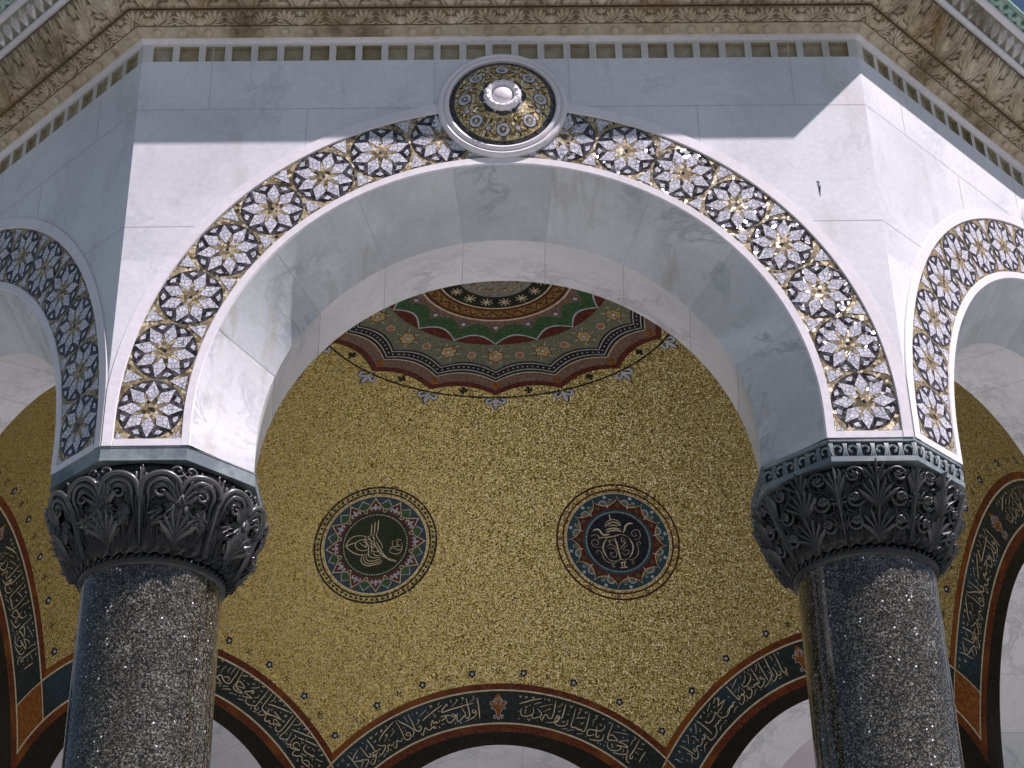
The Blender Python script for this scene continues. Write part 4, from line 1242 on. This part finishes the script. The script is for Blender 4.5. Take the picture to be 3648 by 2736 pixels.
def medallion(a, kind):
    P = med_frame(a); b = MB(); o = MB(); e = MB()
    mring(b, P, .970, 1.0, 'tblack' if kind == 'L' else 'maroon', .003)
    mring(b, P, .875, .900, 'tblack' if kind == 'L' else 'maroon', .003)
    mring(b, P, .825, .845, 'ink', .003)
    mring(b, P, .0, .825, 'teal' if kind == 'L' else 'azure', .004)
    if kind == 'L':
        for i in range(66):
            t = 2 * PI * (i + .5) / 66; mpoly(b, P, cpts(*pol(.935, t), .026, 4, t), 'dgreen', .004)
            t += PI / 66
            if i % 3 == 0: mpoly(b, P, cpts(*pol(.985 if i % 6 else .887, t), .014, 4, t), 'pearl', .0055)
            mpoly(b, P, cpts(*pol(.920 if i % 2 else .95, t), .010, 4, t), 'pearl', .0045)
        for k in range(12):
            t = PI / 2 + k * PI / 6
            sq = [pol(.800, t), pol(.665, t + .205), pol(.50, t), pol(.665, t - .205)]
            mpoly(b, P, sq, 'pearl', .0048); mpoly(b, P, [pol(.780, t), pol(.665, t + .180), pol(.52, t), pol(.665, t - .180)], 'green', .0054)
        for k in range(12):
            t = PI / 2 + PI / 12 + k * PI / 6
            sq = [pol(.810, t), pol(.600, t + .262), pol(.53, t + .26), pol(.53, t - .26), pol(.600, t - .262)]
            mpoly(b, P, sq, 'ink', .0060); mpoly(b, P, [pol(.785, t), pol(.597, t + .236), pol(.53, t + .24), pol(.53, t - .24), pol(.597, t - .236)], 'maroon', .0066)
            def place(pts, l, t=t):
                ca, sa = math.cos(t), math.sin(t); out = []
                for x, y in pts:
                    X = (.60 * RMED + y) * ca - x * sa; Y = (.60 * RMED + y) * sa + x * ca; out.append(P(X, Y, .0078 + l))
                return out
            fleur(b, place, .052, 'pearl')
            t2 = t - PI / 12
            mpoly(b, P, cpts(*pol(.60, t2), .034), 'ink', .0076); mpoly(b, P, cpts(*pol(.60, t2), .025), 'green', .0082)
        mring(b, P, .0005, .560, 'dgreen', .0070)
    else:
        for k in range(12):
            t = PI / 2 + k * PI / 6
            mpoly(b, P, cpts(*pol(.935, t + .26), .030, 6), 'tblack', .004); mpoly(b, P, cpts(*pol(.935, t + .26), .014, 6), 'pearl', .0048)
            mpoly(b, P, cpts(*pol(.930, t), .010, 5), 'maroon', .004)
            mpoly(b, P, cpts(*pol(.785, t), .028), 'pearl', .0060)
            for sg in (-1, 1):
                mpoly(b, P, cpts(*pol(.672, t + sg * .095), .070, 16), 'pearl', .0052 + .0003 * sg); mpoly(b, P, cpts(*pol(.668, t + sg * .095), .056, 16), 'sage', .0058 + .0003 * sg)
        mring(b, P, .55, .745, 'green', .0046)
        def star(r_in, r_out):
            def f(t):
                q = ((t - PI / 2 + PI / 12) / (PI / 6)) % 1.0; s = abs(2 * q - 1)      # s=1 at the tips
                return r_in + (r_out - r_in) * (1 - math.sqrt(max(0, 1 - s ** 1.6)))
            return f
        mring(b, P, .5, star(.635, .80), 'ink', .0066, 288); mring(b, P, .5, star(.622, .78), 'maroon', .0072, 288)
        for k in range(12):
            t = PI / 2 + PI / 12 + k * PI / 6; mpoly(b, P, cpts(*pol(.632, t), .030), 'sage', .0080); mpoly(b, P, cpts(*pol(.632, t), .024), 'green', .0086)
            t -= PI / 12; mpoly(b, P, [pol(.72, t), pol(.62, t + .02), pol(.575, t), pol(.62, t - .02)], 'pearl', .0084)
        mring(b, P, .0005, .565, 'azure', .0076); mring(b, P, .0004, .50, 'navy', .0080)
    n = 84
    for i in range(n):
        t = 2 * PI * i / n; mpoly(b, P, cpts(*pol(.515, t), .0125, 5), 'pearl' if kind == 'R' or i % 3 else 'ink', .0088)
    strokes(e, P, 'm' + kind, .0042 if kind == 'L' else .0036)
    return b, o, e
# ---------- columns: built for the outward direction -y, axis at (0,-RC)
RC = 3.507
def colpt(th, r, z): return (r * math.sin(th), -RC - r * math.cos(th), z + H)   # th=0 outward, positive to +x
shaft = MB()
prof = [(.2585, -.405), (.2585, -.46), (.2590, -1.2), (.262, -2.4), (.264, -3.55), (.27, -3.62), (.27, -3.66)]
zs = []
for (r0, z0), (r1, z1) in zip(prof, prof[1:]):
    k = max(1, int(abs(z1 - z0) / .12))
    for j in range(k): zs.append((r0 + (r1 - r0) * j / k, z0 + (z1 - z0) * j / k))
zs.append(prof[-1])
shaft.grid([[colpt(2 * PI * j / 96, r, z) for j in range(96)] for r, z in zs], 'granite', .7, closed=True)
cbase = MB()
cbase.grid([[colpt(2 * PI * j / 48, r, z) for j in range(48)] for r, z in [(.262, -3.62), (.30, -3.66), (.315, -3.72), (.30, -3.78), (.30, -3.82), (.345, -3.86), (.365, -3.93), (.35, -4.0), (.36, -4.02), (.36, -4.2)]], 'bronze', .7, closed=True)
RAB = .4135
def octr(th, R=RAB):          # octagon with a corner at th=0
    q = (th % R8) - R8 / 2; return R * math.cos(R8 / 2) / math.cos(q)
BELL = [(-.415, .262), (-.385, .270), (-.36, .285), (-.30, .314), (-.22, .342), (-.14, .358), (-.06, .364)]
def bell(z): return float(np.interp(z, [b[0] for b in BELL], [b[1] for b in BELL]))
class Cap:
    def __init__(s): s.mb = MB()
    def pt(s, th0, u, z, off):
        r = bell(z) + off; th = th0 + u / .33
        if z > -.20: r += (z + .20) / .20 * .035 * (octr(th) / (RAB * .96) - 1) * 4
        return colpt(th, r, z)
    def tube(s, th0, pts, rad, off, n=5, sub=4, tone=.8):
        P = crm([(p[0], p[1], p[2] if len(p) > 2 else off) for p in pts], sub)
        Q = [s.pt(th0, p[0], p[1], p[2]) for p in P]; k = len(Q)
        rr = [rad * min(1, .35 + 3 * min(i, k - 1 - i) / k) for i in range(k)]
        s.mb.tube(Q, rr, 'bronze', n, tone)
    def blade(s, th0, pts, w_, off=.012, lift=.014, curl=0., tone=.9, sub=4):
        """lance-shaped leaf with a raised midrib, running through (u,z) points"""
        P = crm(pts, sub); k = len(P); rows = []; tn = []
        for i, p in enumerate(P):
            q = i / (k - 1); t = np.array(P[min(i + 1, k - 1)]) - np.array(P[max(i - 1, 0)]); t = t / (np.linalg.norm(t) + 1e-9); nn = np.array((-t[1], t[0]))
            ww = w_ * (math.sin(PI * min(1, q * .92 + .06)) ** .7) * .5
            o = off + curl * q * q
            row = []
            for a_, h in ((-1, 0), (-.5, .35), (0, 1), (.5, .35), (1, 0)):
                c = np.array(p[:2]) + nn * a_ * ww; row.append(s.pt(th0, c[0], c[1], o + lift * h)); tn.append(.15 if h == 0 else tone)
            rows.append(row)
        s.mb.grid(rows, 'bronze', tn)
    def fan(s, th0, u, z, size, n, spread, w_=.3, off=.012, tilt=0., curl=.0, sgn=1, lift=.014):
        for i in range(n):
            a = tilt + (i / (n - 1) - .5) * spread if n > 1 else tilt
            l = size * (1 - .25 * abs(i / (n - 1) - .5) * 2 if n > 1 else 1)
            p = [(u, z), (u + l * .5 * math.sin(a * .6), z + sgn * l * .5 * math.cos(a * .6)), (u + l * math.sin(a), z + sgn * l * math.cos(a))]
            s.blade(th0, p, size * w_, off, lift, curl)
    def spiral(s, th0, u, z, r, turns, a0, sgn, rad, off, grow=.0, tail=None):
        pts = []
        k = int(turns * 10)
        for i in range(k + 1):
            q = i / k; rr = r * (1 - .86 * q); a = a0 + sgn * 2 * PI * turns * q
            pts.append((u + rr * math.cos(a), z + rr * math.sin(a), off + grow * q))
        if tail: pts = [(*t, off) for t in tail] + pts
        s.tube(th0, pts, rad, off, 5, 2)
def cap_body(c, zt):
    rows = [[colpt(2 * PI * j / 96, r, z) for j in range(96)] for z, r in ((-.418, .259), (-.412, .272), (-.400, .2755), (-.388, .274), (-.380, .266), (-.378, .262))]
    c.mb.grid(rows, 'bronze', .5, closed=True)
    nu, nv = 480, 46
    rows, tn = [], []
    for i in range(nv + 1):
        v = i / nv; z = -.378 + (zt + .378) * v
        u = np.arange(nu) / nu
        per = 1 / 16
        h = np.maximum(fan_relief(u, np.full(nu, (v * 2) % 1.0), per, 9, (0 if v < .5 else per / 2)), .8 * fan_relief(u, np.full(nu, (v * 3 + .3) % 1.0), per / 1.5, 7, .01))
        h = h * min(1, v / .04) * min(1, (1 - v) / .04)
        rows.append([c.pt(2 * PI * j / nu, 0, z, .004 + .017 * h[j]) for j in range(nu)]); tn.append(.05 + .9 * np.clip(h, 0, 1))
    c.mb.grid(rows, 'bronze', np.array(tn), closed=True)
    for j in range(40):      # leaf cresting on the collar
        th = 2 * PI * j / 40
        for q, a in ((0, -.9), (.004, -.2), (.008, .5)):
            c.blade(th, [(q, -.386), (q + .016 + .01 * a, -.372), (q + .030 + .01 * a, -.350 + .006 * a)], .011, .010, .008, .008)
    for j in range(64):
        th = 2 * PI * j / 64; P = colpt(th, .276, -.394); c.mb.tube([colpt(th - .035, .275, -.402), colpt(th, .282, -.392), colpt(th + .035, .275, -.384)], [.002, .005, .002], 'bronze', 4, .8)
def cap_scroll():
    """foliate capital with big fluted volutes under the abacus"""
    c = Cap(); cap_body(c, -.06)
    for k in range(8):
        th = k * R8 + R8 / 2
        for sg in (-1, 1):
            cu, cz = sg * .066, -.185
            jr = random.Random(k * 7 + sg)
            for j in range(5):      # bundle of flutes rolling over into the volute
                r = (.064, .051, .042, .031, .022)[j] * jr.uniform(.95, 1.05); o = (.040, .030, .036, .026, .030)[j]
                st = [(sg * .004, -.385 + .015 * j, .006), (sg * (.010 + .004 * j), -.31 + .016 * j, .012), (cu - sg * (r * .98), cz - .03, .022)]
                arc = [(cu + r * math.cos(a) * -sg, cz + r * math.sin(a) * jr.uniform(1.0, 1.1), o + .016 * math.sin(a)) for a in np.linspace(0, PI * (1.42 - .13 * j), 9)]
                c.tube(th, st + arc, (.0105, .0055, .0085, .005, .0068)[j], o, 6, 3)
            for q, (du, dz, aa) in enumerate(((.052, -.010, 2.6), (.030, -.045, 3.0), (.058, -.050, 2.7), (-.02, -.05, 3.4))):   # tongues of leaf hanging from the roll
                c.fan(th, cu + sg * du * .8, cz + dz, .050, 3, .7, .34, .030 - .003 * q, tilt=aa * sg, curl=.016, lift=.012)
            c.spiral(th, cu, cz - .004, .026, 1.4, 0 if sg > 0 else PI, sg, .0055, .045)
            c.fan(th, cu + sg * .01, cz - .045, .085, 5, 1.3, .22, .022, tilt=PI - .3 * sg, curl=.012)
            c.fan(th, sg * .04, -.30, .065, 4, 1.2, .25, .016, tilt=sg * .8, curl=.02)
            c.spiral(th, sg * .095, -.275, .026, 1.5, 1.2, sg, .0048, .02)
            c.fan(th, sg * .10, -.33, .05, 5, 2.0, .25, .014, tilt=0, curl=.015)
        c.blade(th, [(0, -.38), (0, -.28), (0, -.14), (0, -.10)], .020, .02, .018, .02)
        tv = k * R8             # corner leaf
        c.fan(tv, 0, -.365, .12, 7, 1.5, .20, .012, curl=.045)
        c.fan(tv, 0, -.26, .12, 7, 1.3, .20, .018, curl=.030, lift=.018)
        c.spiral(tv, .020, -.105, .026, 1.3, PI, 1, .0055, .04, .01); c.spiral(tv, -.020, -.105, .026, 1.3, 0, -1, .0055, .04, .01)
        c.blade(tv, [(0, -.38), (0, -.25), (0, -.12)], .018, .012, .022, .02)
    return c.mb
def cap_vine():
    """foliate capital with winding vines and palm leaves"""
    c = Cap(); cap_body(c, -.10)
    for k in range(8):
        tv = k * R8; th = tv + R8 / 2
        for sg in (-1, 1):
            for j, (zc_, r) in enumerate(((-.150, .040), (-.235, .036), (-.315, .033))):
                s2 = sg if j % 2 == 0 else -sg
                u0 = sg * (.050 + .004 * (2 - j))
                c.spiral(tv, u0, zc_, r, 1.55, PI / 2 if j else -PI / 2, s2, .0062, .026, .010)
                c.spiral(tv, u0, zc_, r + .010, .60, PI / 2 if j else -PI / 2, s2, .0045, .018)
                c.fan(tv, u0, zc_ - .012, .030, 4, 1.8, .34, .030, tilt=.2 * s2, curl=.006, lift=.010)
                c.fan(tv, u0 - sg * (r + .008), zc_ - .02, .050, 4, 1.2, .24, .016, tilt=-sg * .7 * (1 if j % 2 else -.4), curl=.012)
            c.tube(tv, [(sg * .085, -.11, .02), (sg * .088, -.17, .02), (sg * .04, -.20, .02), (sg * .02, -.26, .02), (sg * .06, -.29, .02), (sg * .07, -.36, .015)], .0055, .02)
        c.blade(tv, [(0, -.38), (0, -.25), (0, -.12)], .022, .018, .020, .02)
        c.fan(tv, 0, -.24, .12, 5, .7, .16, .02, curl=.025)
        for (z0, sz, n, spr) in ((-.385, .115, 7, 1.7), (-.285, .125, 7, 1.4), (-.20, .105, 5, 1.1)):
            c.fan(th, 0, z0, sz, n, spr, .17, .012, curl=.026, lift=.016)
        for sg in (-1, 1):
            c.tube(th, [(sg * .005, -.38, .01), (sg * .05, -.32, .012), (sg * .035, -.26, .014), (0, -.225, .02)], .005, .012)
            c.tube(th, [(sg * .005, -.27, .01), (sg * .055, -.21, .012), (sg * .04, -.15, .014), (0, -.115, .02)], .005, .012)
    return c.mb
def octrow(R, z): return [colpt(k * R8, R, z) for k in range(8)]
def abacus_plain():
    m_ = MB(); m_.grid([octrow(RAB - .002, .0), octrow(RAB + .003, -.002), octrow(RAB + .003, -.006), octrow(RAB + .0005, -.009), octrow(RAB + .001, -.052), octrow(RAB + .005, -.055), octrow(RAB + .005, -.061), octrow(RAB - .03, -.064), octrow(.30, -.066)], 'abacus', .8, closed=True)
    return m_
def abacus_frieze():
    m_ = MB()
    m_.grid([octrow(RAB - .002, .0), octrow(RAB + .002, -.001), octrow(RAB + .002, -.014), octrow(RAB - .012, -.016)], 'abacus', .9, closed=True)
    m_.grid([octrow(RAB - .012, -.016), octrow(RAB - .012, -.076)], 'bronze', .4, closed=True)
    m_.grid([octrow(RAB - .012, -.076), octrow(RAB + .003, -.077), octrow(RAB + .004, -.098), octrow(RAB - .02, -.102), octrow(.30, -.104)], 'abacus', .8, closed=True)
    for k in range(8):
        a = Vector(colpt(k * R8, RAB - .010, 0)); b = Vector(colpt((k + 1) * R8, RAB - .010, 0)); t = (b - a).normalized(); nn = t.cross(Vector((0, 0, 1))); L = (b - a).length
        if nn.dot(Vector(colpt(k * R8 + R8 / 2, 1, 0)) - Vector((0, -RC, H))) < 0: nn = -nn
        n = 6
        for i in range(n):
            u = (i + .5) * L / n; s = 1 if i % 2 else -1
            pts = [a + t * (u + s * (r * math.cos(q))) + Vector((0, 0, -.048 + r * math.sin(q))) + nn * .006 for q, r in [(x, .021 - .0031 * x) for x in np.linspace(-.6, 4.6, 15)]]
            m_.tube(pts, [.0052] * 12 + [.006, .007, .006], 'abacus', 5, .9)
            for du in (-.5, .5) if i == 0 else (.5,):
                x = u + du * L / n
                for dx in (-.006, 0, .006):
                    m_.tube([a + t * (x + dx) + Vector((0, 0, -.020)) + nn * .004, a + t * (x + dx * .5) + Vector((0, 0, -.045)) + nn * .010, a + t * (x + dx * 1.5) + Vector((0, 0, -.074)) + nn * .004], .0042, 'abacus', 5, .8)
    return m_
# ------------------------------------------------------------------ assembly
P = root
w0 = wall.build('arch_wall', P)
s0 = sof.build('soffit', w0, autos=40); b0 = rim.build('arch_rim', w0); g0 = band.build('star_mosaic_band', w0)
s0['label'] = 'smooth grey and cream marble voussoirs lining the arch'
g0['label'] = 'mosaic band of white eight-pointed stars on gold and black'
for k in range(1, 8): copy_part(w0, P, k * R8)
st_ = MB(); st_.add([F0(x, -.0012, z) for x, z in mk_], [tuple(range(len(mk_)))], 'teal')
st_.build('weather_stain', w0)
q0 = rnd.build('roundel', P, autos=35); q1 = rmo.build('roundel_mosaic', q0); q2 = boss.build('marble_boss', q0, autos=50)
for k in range(1, 8): copy_part(q0, P, k * R8)
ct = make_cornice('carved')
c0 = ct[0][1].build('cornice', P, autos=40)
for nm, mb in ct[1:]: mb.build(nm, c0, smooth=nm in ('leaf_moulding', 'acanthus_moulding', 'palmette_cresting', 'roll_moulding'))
for k in range(1, 8): copy_part(c0, P, k * R8)
ev = eave.build('copper_roof_panel', P, smooth=True)
for k in range(1, 8): copy_part(ev, P, k * R8)
dm = dome.build('gold_mosaic_dome', P, smooth=True)
dm['label'] = 'inner dome of glittering gold mosaic'
rs = ros.build('crown_rosette', dm, smooth=True); rs['label'] = 'scalloped rings of green, red, black and sage mosaic round the crown'
ro2.build('rosette_ornament', dm)
for a, kd, lab in ((-PI / 8, 'L', 'round green medallion with a golden calligraphic cipher'), (PI / 8, 'R', 'round blue medallion with a crowned golden monogram and II')):
    b, o, e = medallion(a, kd)
    mo = b.build('dome_medallion', P, smooth=False); mo['label'] = lab
    if o.v: o.build('white_fleurs', mo)
    e.build('golden_cipher' if kd == 'L' else 'crowned_monogram', mo)
bands = {}
flowers_mb(ib)
i0 = ib.build('inscription_band', P, smooth=False); i0['label'] = 'blue mosaic arch band with red borders and gold Arabic lettering'
pm = palmette_mb().build('orange_palmette', i0)
texts = {k: band_text(k) for k in ('b4', 'b5', 'b3')}
tm = {k: texts[k].build('lettering', None) for k in texts}
use = {0: None, 1: None, 2: 'b4', 3: 'b3', 4: 'b4', 5: 'b5', 6: 'b4', 7: None}
for k in range(8):
    ob = i0 if k == 0 else copy_part(i0, P, k * R8)
    if use[k]:
        src = tm[use[k]]; t_ = src.copy() if src.parent else src
        if t_ is not src: col.objects.link(t_)
        t_.parent = ob
# columns
c1 = shaft.build('column', P, smooth=True)
sc1, sc2 = cap_scroll(), cap_vine()
for q_ in (sc1, sc2):      # shade painted into the tone: deep relief near black, outer ridges light
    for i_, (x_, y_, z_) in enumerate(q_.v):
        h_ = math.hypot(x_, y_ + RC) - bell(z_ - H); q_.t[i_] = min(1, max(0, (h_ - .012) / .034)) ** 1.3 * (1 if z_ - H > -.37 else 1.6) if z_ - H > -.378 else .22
cb = cbase.build('column_base', c1, smooth=True)
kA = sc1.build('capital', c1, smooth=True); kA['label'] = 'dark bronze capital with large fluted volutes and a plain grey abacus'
aA = abacus_plain().build('abacus', c1)
c1.rotation_euler = (0, 0, -PI / 8)
c2 = shaft.build('column', P, smooth=True); c2.data = c1.data
d2 = cb.copy(); col.objects.link(d2); d2.parent = c2
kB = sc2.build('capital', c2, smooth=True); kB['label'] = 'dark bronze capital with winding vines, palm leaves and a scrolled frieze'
aB = abacus_frieze().build('abacus', c2, autos=40)
c2.rotation_euler = (0, 0, PI / 8)
for k in range(2, 8):
    copy_part(c1 if k % 2 == 0 else c2, P, -PI / 8 + k * R8)
# platform under the columns
pf = MB()
def octr_row(R, z): return [(R * math.sin(k * R8 + R8 / 2), -R * math.cos(k * R8 + R8 / 2), z) for k in range(8)]
rows = [octr_row(5.6, 0), octr_row(5.6, .17), octr_row(5.25, .17), octr_row(5.25, .34), octr_row(4.9, .34), octr_row(4.9, .52), octr_row(4.5, .52), octr_row(4.5, .70), octr_row(.01, .70)]
pf.grid(rows, 'floor', .8, closed=True)
pf.build('platform', P)
# ground
gd = MB(); gd.grid([[(x, y, 0) for x in (-400, -20, 0, 20, 400)] for y in (-400, -20, 0, 20, 400)], 'paving', .7)
g = gd.build('ground'); g['kind'] = 'structure'; g['label'] = 'pale stone paving round the pavilion'

# large stone building across the square behind the pavilion
sb = MB(); bx, by, bw, bd, bh = 0, 52, 150, 18, 23
sb.box(bx - bw / 2, bx + bw / 2, by, by + bd, 0, bh, 'ashlar'); sb.box(bx - bw / 2 - .5, bx + bw / 2 + .5, by - .5, by + bd + .5, bh, bh + .9, 'ashlar')
bo = bpy.data.objects.new('stone_building', None); col.objects.link(bo)
bo['label'] = 'pale stone building glimpsed beyond the back arches'; bo['category'] = 'building'
sb.build('wall', bo)
win = MB(); win.box(-.8, .8, -.06, .02, 0, 2.6, 'tblack'); win.box(-1.0, 1.0, -.12, .0, -.2, 0, 'ashlar'); win.box(-1.0, -.8, -.10, .0, 0, 2.6, 'ashlar'); win.box(.8, 1.0, -.10, 0, 0, 2.6, 'ashlar'); win.box(-1.0, 1.0, -.12, 0, 2.6, 2.85, 'ashlar')
w1_ = win.build('window', bo)
for i in range(20):
    for j in range(4):
        q = w1_ if i + j == 0 else w1_.copy()
        if q is not w1_: col.objects.link(q); q.parent = bo
        q.location = (-66.5 + 7 * i, by, 2.2 + 5.2 * j)
